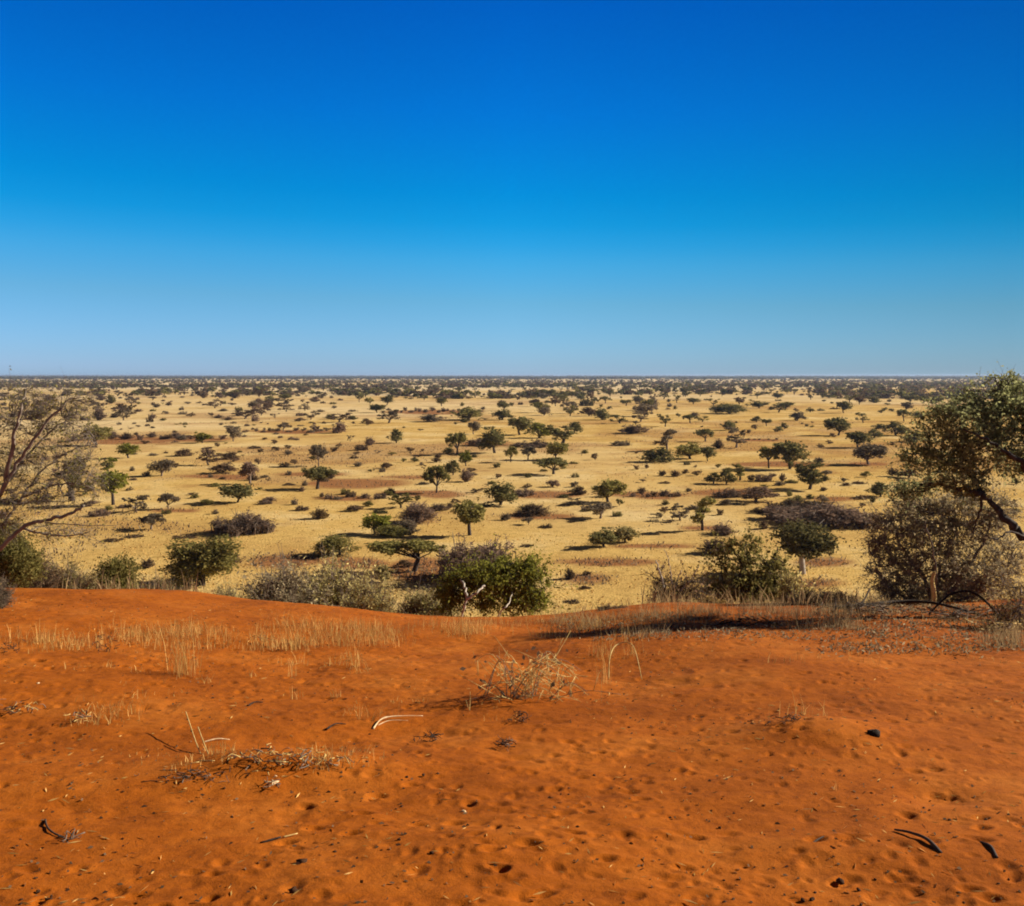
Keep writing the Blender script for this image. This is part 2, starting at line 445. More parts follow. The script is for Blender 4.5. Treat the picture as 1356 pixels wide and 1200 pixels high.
for x, y, a, b, dep, th in PRINTS:
    r = max(a, b) * 2.4
    i0, i1 = np.searchsorted(ys, [y - r, y + r])
    k = (y + 1.5)
    j0, j1 = np.searchsorted(us, [(x - r) / (k - r if x - r < 0 else k + r), (x + r) / (k + r if x + r < 0 else k - r)])
    j0, j1 = max(j0 - 2, 0), min(j1 + 2, len(us))
    dx, dy = Xd[i0:i1, j0:j1] - x, Yd[i0:i1, j0:j1] - y
    p, q_ = (dx * math.cos(th) + dy * math.sin(th)) / a, (-dx * math.sin(th) + dy * math.cos(th)) / b
    r2 = p * p + q_ * q_
    Zd[i0:i1, j0:j1] += dep * (-np.exp(-r2 * 1.1) + .22 * np.exp(-(np.sqrt(r2) - 1.55) ** 2 * 4))

sand, nt = new_mat('red_sand'); L = nt.links.new
geo = N(nt, 'ShaderNodeNewGeometry')
n1 = N(nt, 'ShaderNodeTexNoise'); n1.inputs['Scale'].default_value = 1.3; n1.inputs['Detail'].default_value = 6; n1.inputs['Roughness'].default_value = .65
n2 = N(nt, 'ShaderNodeTexNoise'); n2.inputs['Scale'].default_value = 14; n2.inputs['Detail'].default_value = 7; n2.inputs['Roughness'].default_value = .7
n3 = N(nt, 'ShaderNodeTexNoise'); n3.inputs['Scale'].default_value = 260; n3.inputs['Detail'].default_value = 2
for n in (n1, n2, n3): L(geo.outputs['Position'], n.inputs['Vector'])
r1 = ramp(nt, [(.30, (.255, .062, .004)), (.5, (.365, .093, .006)), (.70, (.455, .135, .015))]); L(n1.outputs[0], r1.inputs[0])
r2 = ramp(nt, [(.32, (.66, .62, .58)), (.5, (1, 1, 1)), (.7, (1.14, 1.18, 1.3))]); L(n2.outputs[0], r2.inputs[0])
mm = N(nt, 'ShaderNodeMix', data_type='RGBA', blend_type='MULTIPLY'); mm.inputs[0].default_value = .8; L(r1.outputs[0], mm.inputs[6]); L(r2.outputs[0], mm.inputs[7])
r3 = ramp(nt, [(.35, (.8, .8, .8)), (.7, (1.12, 1.12, 1.12))]); L(n3.outputs[0], r3.inputs[0])
m3 = N(nt, 'ShaderNodeMix', data_type='RGBA', blend_type='MULTIPLY'); m3.inputs[0].default_value = .6; L(mm.outputs[2], m3.inputs[6]); L(r3.outputs[0], m3.inputs[7])
b = N(nt, 'ShaderNodeBsdfPrincipled'); b.inputs['Roughness'].default_value = 1; b.inputs['Specular IOR Level'].default_value = .08
L(m3.outputs[2], b.inputs['Base Color'])
bp = N(nt, 'ShaderNodeBump'); bp.inputs['Strength'].default_value = .35; bp.inputs['Distance'].default_value = .006; L(n3.outputs[0], bp.inputs['Height'])
bp2 = N(nt, 'ShaderNodeBump'); bp2.inputs['Strength'].default_value = .5; bp2.inputs['Distance'].default_value = .02; L(n2.outputs[0], bp2.inputs['Height']); L(bp.outputs[0], bp2.inputs['Normal'])
L(bp2.outputs[0], b.inputs['Normal'])
o = N(nt, 'ShaderNodeOutputMaterial'); L(b.outputs[0], o.inputs[0])
sheet('sand_dune', Xd, Yd, Zd, sand)

# ------------------------------------------------------------------ plain: dry grassland to the horizon
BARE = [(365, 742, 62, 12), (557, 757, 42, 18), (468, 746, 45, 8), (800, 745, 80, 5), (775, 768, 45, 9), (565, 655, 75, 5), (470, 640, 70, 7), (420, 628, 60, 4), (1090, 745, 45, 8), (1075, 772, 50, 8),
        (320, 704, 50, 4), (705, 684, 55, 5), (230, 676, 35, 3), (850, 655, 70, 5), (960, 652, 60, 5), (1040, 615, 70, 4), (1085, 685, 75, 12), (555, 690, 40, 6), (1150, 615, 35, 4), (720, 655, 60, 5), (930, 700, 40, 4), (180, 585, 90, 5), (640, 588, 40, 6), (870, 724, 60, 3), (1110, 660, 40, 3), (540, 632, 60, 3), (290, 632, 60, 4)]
def plain_at(px, py):
    d = H * F / (py - HY); return ((px - CX) / F * d, d, -.05)

# ------------------------------------------------------------------ plants of the plain: one row each
# photo column, base row, width, height, kind, leaf colour, label or None, landmark phrase or None
G, P_ = BARK_GREY, BARK_PALE
ROWS = [
(150, 669, 40, 45, 'mop', 'green', 'bright green round-crowned tree on a bare trunk beside the leafless thorn tree', 'bright green lollipop tree'),
(180, 678, 30, 23, 'open', 'grey', 'small grey tree with a wispy crown beside the bright green lollipop tree', None),
(223, 674, 26, 21, 'flat', 'grey', 'small flat-topped grey tree standing in its own brown shade patch', 'small flat-topped grey tree'),
(200, 701, 36, 21, 'flat', 'grey', 'low grey tree with several pale forked trunks on open straw grass', 'grey tree with forked trunks'),
(195, 752, 20, 14, 'bare', 'brown', 'lone rusty brown tussock bush on the grass before the forked grey tree', None),
(314, 666, 42, 25, 'round', 'dark', 'squat dark round tree with a tiny trunk and a black shadow', 'squat dark round tree'),
(323, 706, 68, 27, 'scrub', 'purple', 'wide purple-brown leafless thicket of upright twigs on the open grass', 'wide purple-brown thicket'),
(268, 775, 84, 64, 'round', 'olive', 'broad olive tree with a short trunk rising just beyond the sand rim', 'broad olive tree beyond the rim'),
(262, 773, 76, 44, 'low', 'olive', 'dense olive bushy tree growing into the broad olive tree at the sand rim', None),
(314, 744, 24, 11, 'low', 'brown', 'small brown bush at the edge of the bare reddish soil strip', None),
(449, 735, 54, 26, 'low', 'olive', 'loose olive bush with a black shadow behind the pale brush on the rim', 'loose olive bush'),
(400, 676, 18, 7, 'scrub', 'brown', 'tiny low brown scrub clump behind the antler-like dead bush', None),
(424, 687, 25, 16, 'bare', 'straw', 'pale antler-like dead bush of a few bare sticks', 'antler-like dead bush'),
(497, 707, 36, 27, 'round', 'green', 'small bright olive tree with a rounded crown above dark low growth', 'small bright olive round tree'),
(517, 709, 46, 14, 'low', 'olive', 'low dark green bush spreading between two olive trees', None),
(553, 692, 46, 26, 'bare', 'purple', 'hazy purple-brown leafless bush, the taller of two side by side', 'hazy purple bush'),
(542, 707, 32, 20, 'bare', 'grey', 'grey leafless bush in front of the hazy purple bush', None),
(535, 757, 82, 44, 'lean', 'olive', 'long low windswept tree with a leaning dark trunk on bare red soil', 'windswept leaning tree'),
(506, 772, 30, 26, 'low', 'sage', 'grey-green bush below the crown of the windswept leaning tree', None),
(536, 751, 22, 10, 'low', 'brown', 'dark low bush under the windswept leaning tree', None),
(622, 709, 40, 46, 'mop', 'olive', 'tree with a kinked bare trunk and a wide green crown on the open grass', 'kinked-trunk tree'),
(531, 673, 32, 23, 'open', 'olive', 'olive tree behind the hazy purple bush', None),
(663, 669, 42, 31, 'low', 'dark', 'dark green broad tree with its crown down to the grass', 'dark broad tree'),
(578, 653, 34, 36, 'flat', 'olive', 'tree on two thin trunks with a lopsided flat crown', 'two-trunked flat tree'),
(632, 768, 100, 56, 'scrub', 'purple', 'big purple-brown leafless dome bush behind the large green bush', 'purple-brown dome bush'),
(704, 682, 46, 15, 'bare', 'brown', 'low wide brown bush trailing a long dark shadow', 'low wide brown bush'),
(805, 665, 42, 30, 'round', 'olive', 'olive tree with a split double crown behind the brown scrub row', 'split-crown olive tree'),
(795, 687, 40, 21, 'flat', 'grey', 'flat grey-olive bush tree with a long shadow strip', 'flat grey-olive tree'),
(864, 658, 62, 9, 'scrub', 'purple', 'long low brown scrub row on the grass beside the split-crown tree', None),
(732, 645, 18, 10, 'low', 'purple', 'small reddish tussock bush on the grass below the umbrella-shaped dark tree', 'small reddish bush'),
(691, 656, 36, 9, 'scrub', 'purple', 'low purple scrub strip between the dark broad tree and the small reddish bush', None),
(765, 655, 24, 12, 'bare', 'brown', 'brown twiggy bush beside the split-crown olive tree', None),
(700, 695, 15, 10, 'flat', 'grey', 'tiny umbrella-shaped shrub in front of the low wide brown bush', None),
(723, 699, 16, 6, 'scrub', 'brown', 'thin dark scrub patch beside the tiny umbrella-shaped shrub', None),
(800, 725, 38, 25, 'round', 'dark', 'dark rounded tree with a long black shadow, joined to a pale bush', 'long-shadowed dark tree'),
(828, 718, 36, 22, 'low', 'sage', 'pale olive bush touching the dark tree with the long black shadow', None),
(755, 767, 16, 15, 'bare', 'brown', 'lone small brown bush on the grass beside the large green bush', None),
(901, 690, 30, 23, 'open', 'grey', 'small forked grey tree with two spreading arms', 'small forked grey tree'),
(930, 703, 26, 46, 'slender', 'olive', 'tall slender olive tree with a dark shadow', 'tall slender tree'),
(957, 708, 34, 16, 'bare', 'purple', 'round brown twiggy bush at the foot of the tall slender tree', None),
(946, 733, 44, 22, 'bare', 'brown', 'dark brown bush behind the big olive thicket on the rim', None),
(1010, 701, 14, 12, 'bare', 'brown', 'tiny dark bush with one upright twig on the open grass', None),
(953, 683, 10, 9, 'low', 'brown', 'tiny dark bush just beyond the tall slender tree', None),
(1063, 760, 74, 68, 'mop', 'dusk', 'dark green umbrella tree with a pale bare trunk standing alone', 'pale-trunked umbrella tree'),
(1090, 693, 130, 25, 'scrub', 'purple', 'very wide purple-brown thicket of dead brush across the grass', 'very wide purple-brown thicket'),
(1060, 680, 90, 18, 'scrub', 'brown', 'low brown brush belt along the back of the very wide thicket', None),
(1000, 665, 52, 22, 'open', 'purple', 'purple-grey bush on twin leaning stems', 'twin-stemmed bush'),
(965, 658, 36, 13, 'scrub', 'purple', 'low purple scrub beside the twin-stemmed bush', None),
(945, 640, 22, 15, 'low', 'dark', 'small dark bush, the lower one of a joined pair', None),
(962, 641, 24, 20, 'low', 'dark', 'dark dense bush, the taller one of a joined pair', 'joined pair of dark bushes'),
(980, 636, 16, 22, 'slender', 'olive', 'small slim green tree next to the joined pair of dark bushes', None),
(1072, 648, 46, 38, 'open', 'dark', 'ragged dark tree with bare limbs and tufts at several heights', 'ragged dark tree'),
(1036, 637, 10, 11, 'bare', 'brown', 'tiny upright brown bush beside the ragged dark tree', None),
(1018, 620, 34, 29, 'flat', 'olive', 'flat-crowned olive tree touching a taller dark tree', 'touching pair of flat-crowned trees'),
(1046, 621, 40, 37, 'round', 'dark', 'tall dark rounded tree touching a flat-crowned olive tree', None),
(914, 608, 36, 22, 'round', 'olive', 'olive rounded tree with a small clump on its side', 'olive side-clump tree'),
(937, 611, 20, 20, 'round', 'dark', 'small dark tree beside the olive side-clump tree', None),
(934, 585, 24, 17, 'flat', 'dark', 'small umbrella tree alone on clear yellow grass', 'lone small umbrella tree'),
(975, 593, 30, 27, 'open', 'grey', 'ragged grey tree with tufts on uneven limbs', 'ragged grey tree'),
(878, 612, 44, 19, 'low', 'dark', 'wide dark green bush at the foot of a tall skinny tree', 'wide dark bush'),
(883, 597, 20, 29, 'slender', 'grey', 'tall skinny grey tree rising behind a wide dark bush', None),
(1150, 615, 40, 28, 'round', 'grey', 'grey-brown rounded tree with a long shadow beside the big acacia', 'grey rounded tree'),
(1136, 593, 32, 22, 'round', 'dark', 'dark tree just behind the grey rounded tree', None),
(1110, 577, 32, 24, 'round', 'dark', 'dark heart-shaped tree on yellow grass', 'dark heart-shaped tree'),
(1158, 580, 22, 12, 'low', 'dark', 'small dark dome bush behind the grey rounded tree', None),
(1143, 560, 16, 14, 'open', 'dark', 'small slanting dark bush on pale yellow grass', None),
(1197, 558, 20, 16, 'flat', 'dark', 'small dark umbrella tree on pale yellow grass beside the big acacia', None),
(1186, 577, 34, 19, 'low', 'dark', 'dark sprawling bush close to the crown of the big acacia', None),
(1210, 586, 28, 16, 'low', 'olive', 'olive bush half hidden behind the crown tip of the big acacia', None),
(1181, 630, 15, 11, 'low', 'brown', 'small dark square bush beside the crown of the big acacia', None),
(1204, 632, 30, 11, 'low', 'brown', 'flat brown bush under the crown tip of the big acacia', None),
(1166, 658, 34, 20, 'low', 'dark', 'dark bush behind the top of the big grey bush', None),
(733, 628, 42, 22, 'flat', 'dark', 'dark umbrella-shaped tree with a forked trunk and long thin shadow', 'dark umbrella-shaped tree'),
(737, 609, 28, 24, 'round', 'olive', 'olive tree directly behind the dark umbrella-shaped tree', None),
(676, 612, 20, 21, 'flat', 'olive', 'small thin-trunked tree in front of the broad domed tree', None),
(699, 609, 24, 18, 'flat', 'grey', 'small grey tree between the broad domed tree and the umbrella-shaped tree', None),
(655, 600, 40, 34, 'round', 'dark', 'large broad domed dark tree, tallest of the middle cluster', 'broad domed tree'),
(605, 602, 28, 29, 'flat', 'olive', 'flat-crowned olive tree joined to brown scrub', 'flat-crowned olive tree'),
(593, 601, 16, 9, 'low', 'olive', 'small low olive bush beneath the flat-crowned olive tree', None),
(617, 617, 17, 21, 'round', 'green', 'small bright green tree in the middle cluster', None),
(600, 629, 22, 20, 'low', 'dark', 'dark dense bush between the two-trunked tree and the small green tree', None),
(617, 638, 18, 18, 'bare', 'purple', 'grey-purple bare bush at the front of the middle cluster', None),
(640, 590, 44, 10, 'scrub', 'purple', 'red-brown scrub strip between the flat-crowned olive tree and the domed tree', None),
(688, 576, 36, 24, 'round', 'dark', 'dark tree at the back of the middle cluster', None),
(714, 580, 34, 20, 'low', 'green', 'bright olive spreading bush at the back of the middle cluster', 'bright olive spreading bush'),
(745, 588, 44, 26, 'open', 'dark', 'wide dark tree with stepped crown in the middle cluster', 'stepped dark tree'),
(760, 574, 22, 16, 'round', 'dark', 'small dark tree behind the stepped dark tree', None),
(703, 592, 44, 10, 'scrub', 'purple', 'red-brown scrub inside the middle cluster', None),
(838, 574, 40, 13, 'bare', 'purple', 'wide flat brown bush with a tiny stem', 'wide flat brown bush'),
(842, 563, 12, 6, 'flat', 'grey', 'tiny flat bush just behind the wide flat brown bush', None),
(821, 561, 24, 12, 'open', 'dark', 'small lopsided dark tree beside the wide flat brown bush', None),
(881, 565, 16, 17, 'open', 'dark', 'small ragged dark tree with a low dark tuft', None),
(853, 551, 22, 18, 'round', 'grey', 'grey rounded tree far out behind the wide flat brown bush', None),
(798, 556, 22, 16, 'low', 'dark', 'dark rounded bush at the end of a dark bush row', 'dark bush row end'),
(780, 551, 26, 12, 'low', 'brown', 'brown bush in the dark bush row far out', None),
(822, 590, 24, 7, 'scrub', 'grey', 'low grey-olive scrub strip alone on clear grass', 'lone grey-olive scrub strip'),
(788, 609, 9, 9, 'low', 'brown', 'tiny dark tuft alone on clear grass beside the umbrella-shaped dark tree', None),
(525, 587, 22, 19, 'low', 'dark', 'dark squarish tree alone on clear grass', 'dark squarish tree'),
(489, 590, 15, 12, 'bare', 'purple', 'small purple bush beside the dark squarish tree', None),
(478, 596, 18, 8, 'scrub', 'brown', 'low brown scrub strip beside the small purple bush', None),
(543, 598, 12, 6, 'low', 'brown', 'tiny dark dome bush in front of the dark squarish tree', None),
(512, 620, 16, 8, 'low', 'brown', 'tiny wide dark bush on clear grass behind the two-trunked tree', None),
(422, 617, 28, 28, 'flat', 'grey', 'grey-olive flat-crowned tree behind the dark rounded tree', 'grey-olive flat-crowned tree'),
(420, 648, 40, 30, 'mop', 'dark', 'dark green rounded tree with its shadow on bare brown soil', 'brown-soil rounded tree'),
(438, 634, 14, 10, 'bare', 'purple', 'small purple bush tucked behind the dark rounded tree on brown soil', None),
(331, 641, 24, 29, 'mop', 'purple', 'grey-purple egg-shaped tree on a thin trunk', 'grey-purple egg-shaped tree'),
(342, 615, 9, 9, 'low', 'brown', 'tiny brown bush behind the egg-shaped tree', None),
(375, 619, 13, 7, 'low', 'brown', 'tiny dark dome bush beside the grey-olive flat-crowned tree', None),
(295, 627, 34, 14, 'low', 'brown', 'low brown dome bush with a shadow tail beside the egg-shaped tree', None),
(276, 616, 27, 23, 'open', 'purple', 'purple-grey tree with drooping uneven crown', 'drooping purple-grey tree'),
(248, 604, 26, 10, 'low', 'brown', 'low dark brown mound bush beside the drooping purple-grey tree', None),
(309, 608, 26, 10, 'low', 'brown', 'low brown mound bush behind the egg-shaped tree', None),
(214, 631, 30, 22, 'round', 'grey', 'grey rounded tree with a long dark shadow strip', 'grey tree with long shadow strip'),
(233, 620, 8, 7, 'low', 'brown', 'tiny brown tuft beside the grey tree with long shadow strip', None),
(170, 607, 28, 20, 'round', 'green', 'green rounded tree beside the leafless thorn tree twigs', 'green rounded tree'),
(128, 590, 36, 27, 'round', 'olive', 'broad green tree half hidden by the leafless thorn tree', None),
(143, 628, 18, 22, 'slender', 'green', 'narrow green tree against the twigs of the leafless thorn tree', None),
(95, 664, 40, 56, 'slender', 'olive', 'tall olive tree with a grey trunk seen through the thorn tree twigs', None),
(268, 587, 20, 15, 'round', 'green', 'small green tree in a purple scrub belt', None),
(309, 585, 18, 21, 'round', 'grey', 'grey tree at the end of a purple scrub belt', None),
(170, 582, 150, 11, 'scrub', 'purple', 'long purple-brown scrub belt crossing the grass behind the thorn tree', None),
(262, 582, 90, 10, 'scrub', 'purple', 'purple scrub belt around the small green tree and the grey tree', None),
(385, 572, 130, 6, 'scrub', 'purple', 'long thin purple scrub line far out on the grass', None),
(575, 546, 120, 6, 'scrub', 'purple', 'thin purple scrub line far out behind the flat-crowned olive tree', None),
(620, 556, 44, 16, 'low', 'olive', 'wide olive bush behind the flat-crowned olive tree', None),
(627, 575, 18, 17, 'round', 'grey', 'small grey cone-shaped tree behind the broad domed tree', None),
(575, 558, 36, 10, 'low', 'grey', 'long grey bush far behind the flat-crowned olive tree', None),
(515, 560, 26, 18, 'open', 'grey', 'grey ragged tree far behind the dark squarish tree', None),
(486, 563, 16, 9, 'low', 'brown', 'lone little brown mound far behind the dark squarish tree', None),
(447, 574, 22, 15, 'low', 'purple', 'dark purple rounded bush at the end of a thin scrub line', None),
(665, 556, 26, 14, 'low', 'dark', 'dark bush at the back of the middle cluster near the bright olive bush', None),
(465, 660, 85, 8, 'scrub', 'purple', 'long low brown scrub strip in front of the dark rounded tree', None),
(1000, 583, 60, 3, 'scrub', 'purple', 'thin brown scrub line behind the touching pair of trees', None),
(965, 570, 22, 13, 'low', 'dark', 'dark wedge-shaped bush behind the ragged grey tree', None),
(914, 560, 20, 11, 'flat', 'dark', 'small dark flat-crowned tree behind the lone small umbrella tree', None),
(966, 548, 46, 13, 'low', 'dark', 'long dark bush mass far out behind the ragged grey tree', None),
(1002, 559, 14, 8, 'low', 'dark', None, None), (1015, 564, 15, 9, 'flat', 'dark', None, None), (1000, 569, 10, 7, 'low', 'brown', None, None), (1030, 572, 12, 8, 'low', 'dark', None, None), (1039, 568, 10, 9, 'low', 'dark', None, None), (1056, 557, 20, 12, 'low', 'grey', None, None),
(1031, 546, 20, 12, 'open', 'dark', None, None), (1054, 545, 8, 5, 'low', 'brown', None, None), (1073, 546, 11, 7, 'low', 'dark', None, None), (1098, 588, 10, 6, 'low', 'brown', None, None), (1086, 593, 11, 6, 'low', 'brown', None, None), (1103, 579, 9, 6, 'low', 'brown', None, None),
(1181, 590, 6, 5, 'low', 'brown', None, None), (1163, 568, 18, 7, 'low', 'dark', None, None), (1215, 553, 14, 9, 'low', 'olive', None, None), (1171, 544, 8, 5, 'low', 'dark', None, None), (1181, 545, 9, 4, 'low', 'dark', None, None),
(868, 589, 9, 6, 'low', 'brown', None, None), (843, 622, 9, 6, 'low', 'brown', None, None), (856, 620, 7, 6, 'bare', 'brown', None, None), (877, 630, 12, 8, 'bare', 'brown', None, None), (843, 601, 5, 4, 'low', 'brown', None, None),
(555, 605, 10, 5, 'low', 'brown', None, None), (534, 612, 8, 6, 'low', 'olive', None, None), (578, 612, 14, 6, 'low', 'brown', None, None), (471, 602, 11, 5, 'low', 'brown', None, None), (464, 585, 9, 9, 'open', 'grey', None, None), (449, 592, 9, 6, 'low', 'brown', None, None), (443, 598, 12, 6, 'low', 'brown', None, None),
(390, 615, 11, 7, 'low', 'brown', None, None), (365, 597, 11, 6, 'low', 'brown', None, None), (381, 594, 10, 5, 'low', 'brown', None, None), (345, 599, 9, 5, 'low', 'brown', None, None), (363, 588, 8, 6, 'low', 'brown', None, None), (288, 592, 8, 6, 'low', 'brown', None, None), (192, 588, 11, 5, 'low', 'brown', None, None), (337, 594, 16, 4, 'scrub', 'brown', None, None),
(375, 572, 16, 13, 'flat', 'grey', None, None), (416, 573, 12, 14, 'open', 'purple', None, None), (405, 577, 6, 4, 'low', 'brown', None, None), (350, 583, 8, 4, 'low', 'brown', None, None),
(1010, 637, 24, 10, 'scrub', 'purple', None, None), (995, 637, 10, 9, 'low', 'brown', None, None), (923, 630, 12, 7, 'low', 'brown', None, None), (921, 619, 5, 4, 'low', 'brown', None, None), (951, 594, 16, 14, 'bare', 'brown', None, None),
(757, 692, 12, 3, 'scrub', 'brown', None, None), (748, 670, 18, 4, 'scrub', 'brown', None, None), (775, 780, 16, 5, 'low', 'brown', None, None), (757, 798, 20, 5, 'scrub', 'brown', None, None), (776, 762, 12, 6, 'low', 'brown', None, None), (595, 673, 9, 8, 'bare', 'brown', None, None), (580, 676, 30, 10, 'bare', 'purple', None, None),
(257, 656, 12, 5, 'low', 'brown', None, None), (148, 716, 26, 3, 'scrub', 'brown', None, None), (178, 711, 24, 3, 'scrub', 'brown', None, None), (245, 712, 30, 3, 'scrub', 'brown', None, None), (698, 724, 16, 4, 'scrub', 'brown', None, None), (1090, 650, 10, 6, 'bare', 'brown', None, None), (1190, 650, 12, 6, 'low', 'brown', None, None), (1000, 678, 14, 4, 'scrub', 'brown', None, None), (1138, 640, 18, 3, 'scrub', 'brown', None, None), (880, 640, 14, 3, 'scrub', 'brown', None, None),
]
new = []
for r_ in ROWS:          # a belt of scrub is a row of separate bushes on brown soil
    px, py, w, h, kind, col, lb, ph = r_
    if kind == 'scrub' and w > 55 and h < 14 and not ph:
        q_ = random.Random(int(px)); x_ = px - w / 2
        BARE.append((px, py, w * .56, max(2.5, h * .5)))
        while x_ < px + w / 2:
            ww = q_.uniform(.7, 1.9) * h; new.append((x_ + ww / 2, py + q_.uniform(-.25, .25) * h, ww, h * q_.uniform(.55, 1.05), q_.choice(['bare', 'bare', 'low', 'scrub']), q_.choice(['purple', 'purple', 'brown', 'grey']), None, None)); x_ += ww * q_.uniform(.7, 1.6)
    else: new.append(r_)
ROWS = new
dk = np.geomspace(34, 20000, 520); uk = np.linspace(-1.1, 1.1, 700)
Yp, U = np.meshgrid(dk, uk, indexing='ij'); Xp = U * (Yp + 40)
PX, PY = CX + Xp / Yp * F, HY + H / Yp * F
bare = np.clip((fbm(Xp, Yp, 51, [(70, .5), (33, .4), (15, .35), (7, .25)]) - .20) * 2.2, 0, .62)
dens = np.interp(PY, [500, 520, 560, 600, 660, 700, 800], [.3, .5, .7, .8, .7, .45, .3])
bare = bare * dens
bare = np.maximum(bare, np.clip((fbm(Xp, Yp, 55, [(6, .4), (2.6, .3), (1.3, .2)]) - .22) * 1.6, 0, .5) * np.clip(dens, .2, 1))
wob = fbm(Xp, Yp, 61, [(9, .5), (4, .3)])
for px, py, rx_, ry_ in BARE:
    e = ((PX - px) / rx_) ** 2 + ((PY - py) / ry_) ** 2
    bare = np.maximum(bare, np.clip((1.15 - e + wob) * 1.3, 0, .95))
Zp = fbm(Xp, Yp, 71, [(60, .25), (18, .10)]) * np.clip((Yp - 60) / 60, 0, 1) * 0.35 + 0.0
plain_m, nt = new_mat('dry_grassland'); L = nt.links.new
geo = N(nt, 'ShaderNodeNewGeometry'); at = N(nt, 'ShaderNodeAttribute'); at.attribute_name = 'bare'
def noise(scale, detail=4, rough=.6):
    n = N(nt, 'ShaderNodeTexNoise'); n.inputs['Scale'].default_value = scale; n.inputs['Detail'].default_value = detail; n.inputs['Roughness'].default_value = rough
    L(geo.outputs['Position'], n.inputs['Vector']); return n
na, nb_, nc = noise(.045, 6, .65), noise(.9, 5, .7), noise(4.5, 3, .6)
ra = ramp(nt, [(.3, (.50, .30, .095)), (.5, (.67, .445, .15)), (.7, (.80, .61, .30))]); L(na.outputs[0], ra.inputs[0])
rb = ramp(nt, [(.3, (.62, .60, .55)), (.5, (1, 1, 1)), (.75, (1.12, 1.12, 1.1))]); L(nb_.outputs[0], rb.inputs[0])
rc = ramp(nt, [(.32, (.62, .6, .56)), (.55, (1, 1, 1))]); L(nc.outputs[0], rc.inputs[0])
ma = N(nt, 'ShaderNodeMix', data_type='RGBA', blend_type='MULTIPLY'); ma.inputs[0].default_value = .75; L(ra.outputs[0], ma.inputs[6]); L(rb.outputs[0], ma.inputs[7])
mb = N(nt, 'ShaderNodeMix', data_type='RGBA', blend_type='MULTIPLY'); mb.inputs[0].default_value = .7; L(ma.outputs[2], mb.inputs[6]); L(rc.outputs[0], mb.inputs[7])
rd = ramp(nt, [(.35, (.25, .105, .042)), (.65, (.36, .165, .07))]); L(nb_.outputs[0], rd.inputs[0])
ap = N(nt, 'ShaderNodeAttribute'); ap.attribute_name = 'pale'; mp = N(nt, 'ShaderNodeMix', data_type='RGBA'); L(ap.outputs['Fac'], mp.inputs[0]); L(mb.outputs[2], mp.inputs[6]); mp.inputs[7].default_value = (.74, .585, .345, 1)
mc = N(nt, 'ShaderNodeMix', data_type='RGBA'); L(at.outputs['Fac'], mc.inputs[0]); L(mp.outputs[2], mc.inputs[6]); L(rd.outputs[0], mc.inputs[7])
b = N(nt, 'ShaderNodeBsdfPrincipled'); b.inputs['Roughness'].default_value = 1; b.inputs['Specular IOR Level'].default_value = 0
L(mc.outputs[2], b.inputs['Base Color'])
bp = N(nt, 'ShaderNodeBump'); bp.inputs['Strength'].default_value = .6; bp.inputs['Distance'].default_value = .25; L(nc.outputs[0], bp.inputs['Height']); L(bp.outputs[0], b.inputs['Normal'])
o = N(nt, 'ShaderNodeOutputMaterial'); L(b.outputs[0], o.inputs[0])
# patches of bleached grass; the paling with distance is haze put into the colour
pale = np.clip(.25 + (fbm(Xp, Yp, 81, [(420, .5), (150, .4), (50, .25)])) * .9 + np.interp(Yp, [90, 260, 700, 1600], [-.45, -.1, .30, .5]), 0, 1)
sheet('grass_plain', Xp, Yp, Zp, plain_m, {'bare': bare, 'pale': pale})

TREES = {'mop', 'round', 'flat', 'open', 'slender', 'lean'}
NAME = {'mop': 'savanna_tree', 'round': 'savanna_tree', 'flat': 'umbrella_tree', 'open': 'ragged_tree', 'slender': 'slender_tree', 'lean': 'windswept_tree', 'low': 'leafy_bush', 'bare': 'thorn_bush', 'scrub': 'dry_scrub'}
LANDMARKS = [(px, py - h * .4, ph, w) for px, py, w, h, k, c, lb, ph in ROWS if ph]
AUTO = []       # plants still to be labelled: (object row)
SPOTS = []
rr = random.Random(21)
for row in ROWS: SPOTS.append((row[0], row[1], row[2]))
far_rows = []
tries = 0
while len(far_rows) < 780 and tries < 60000:
    tries += 1
    u = rr.random()
    py = 514 + 60 * u ** 1.35 if rr.random() < .80 else rr.uniform(560, 690)
    px = rr.uniform(-30, 1386)
    d = H * F / (py - HY)
    nz = float(vnoise(np.array([px / F * d / 70]), np.array([d / 90.]), 9)[0])
    left = px < 470
    if nz < (-.42 if left else -.08) - (.14 if py < 530 else 0): continue
    if 548 < py < 575 and rr.random() < (.45 if left else .72): continue
    ismall = rr.random() < (.60 if left else .45) + (1 if py > 560 else 0)
    if ismall: wm, hm = (rr.uniform(2.2, 5), rr.uniform(1.2, 2.6)) if py < 560 else (rr.uniform(.9, 2.2), rr.uniform(.5, 1.1))
    else: wm, hm = rr.uniform(5, 9.5), rr.uniform(3.6, 6.2)
    w, h = wm * F / d, hm * F / d
    if any(abs(px - a) < (w + ww) * .42 and abs(py - b_) < 3.0 for a, b_, ww in SPOTS): continue
    SPOTS.append((px, py, w))
    if ismall: kind = rr.choice(['low', 'low', 'bare', 'scrub'] if left else ['low', 'low', 'low', 'bare'])
    else: kind = rr.choice(['round', 'round', 'flat', 'open', 'low'] if not left else ['round', 'open', 'open', 'bare', 'low'])
    if kind == 'low' and sum(f[4] == 'low' for f in far_rows) > 190: kind = rr.choice(['bare', 'bare', 'scrub', 'open', 'round'])
    col = rr.choice(['purple', 'brown', 'grey', 'grey', 'olive', 'purple'] if left else ['dark', 'dark', 'brown', 'olive', 'grey'])
    if kind in ('round', 'flat') and rr.random() < .5: col = 'dark' if not left else 'olive'
    far_rows.append((px, py, w, h, kind, col, None, None))

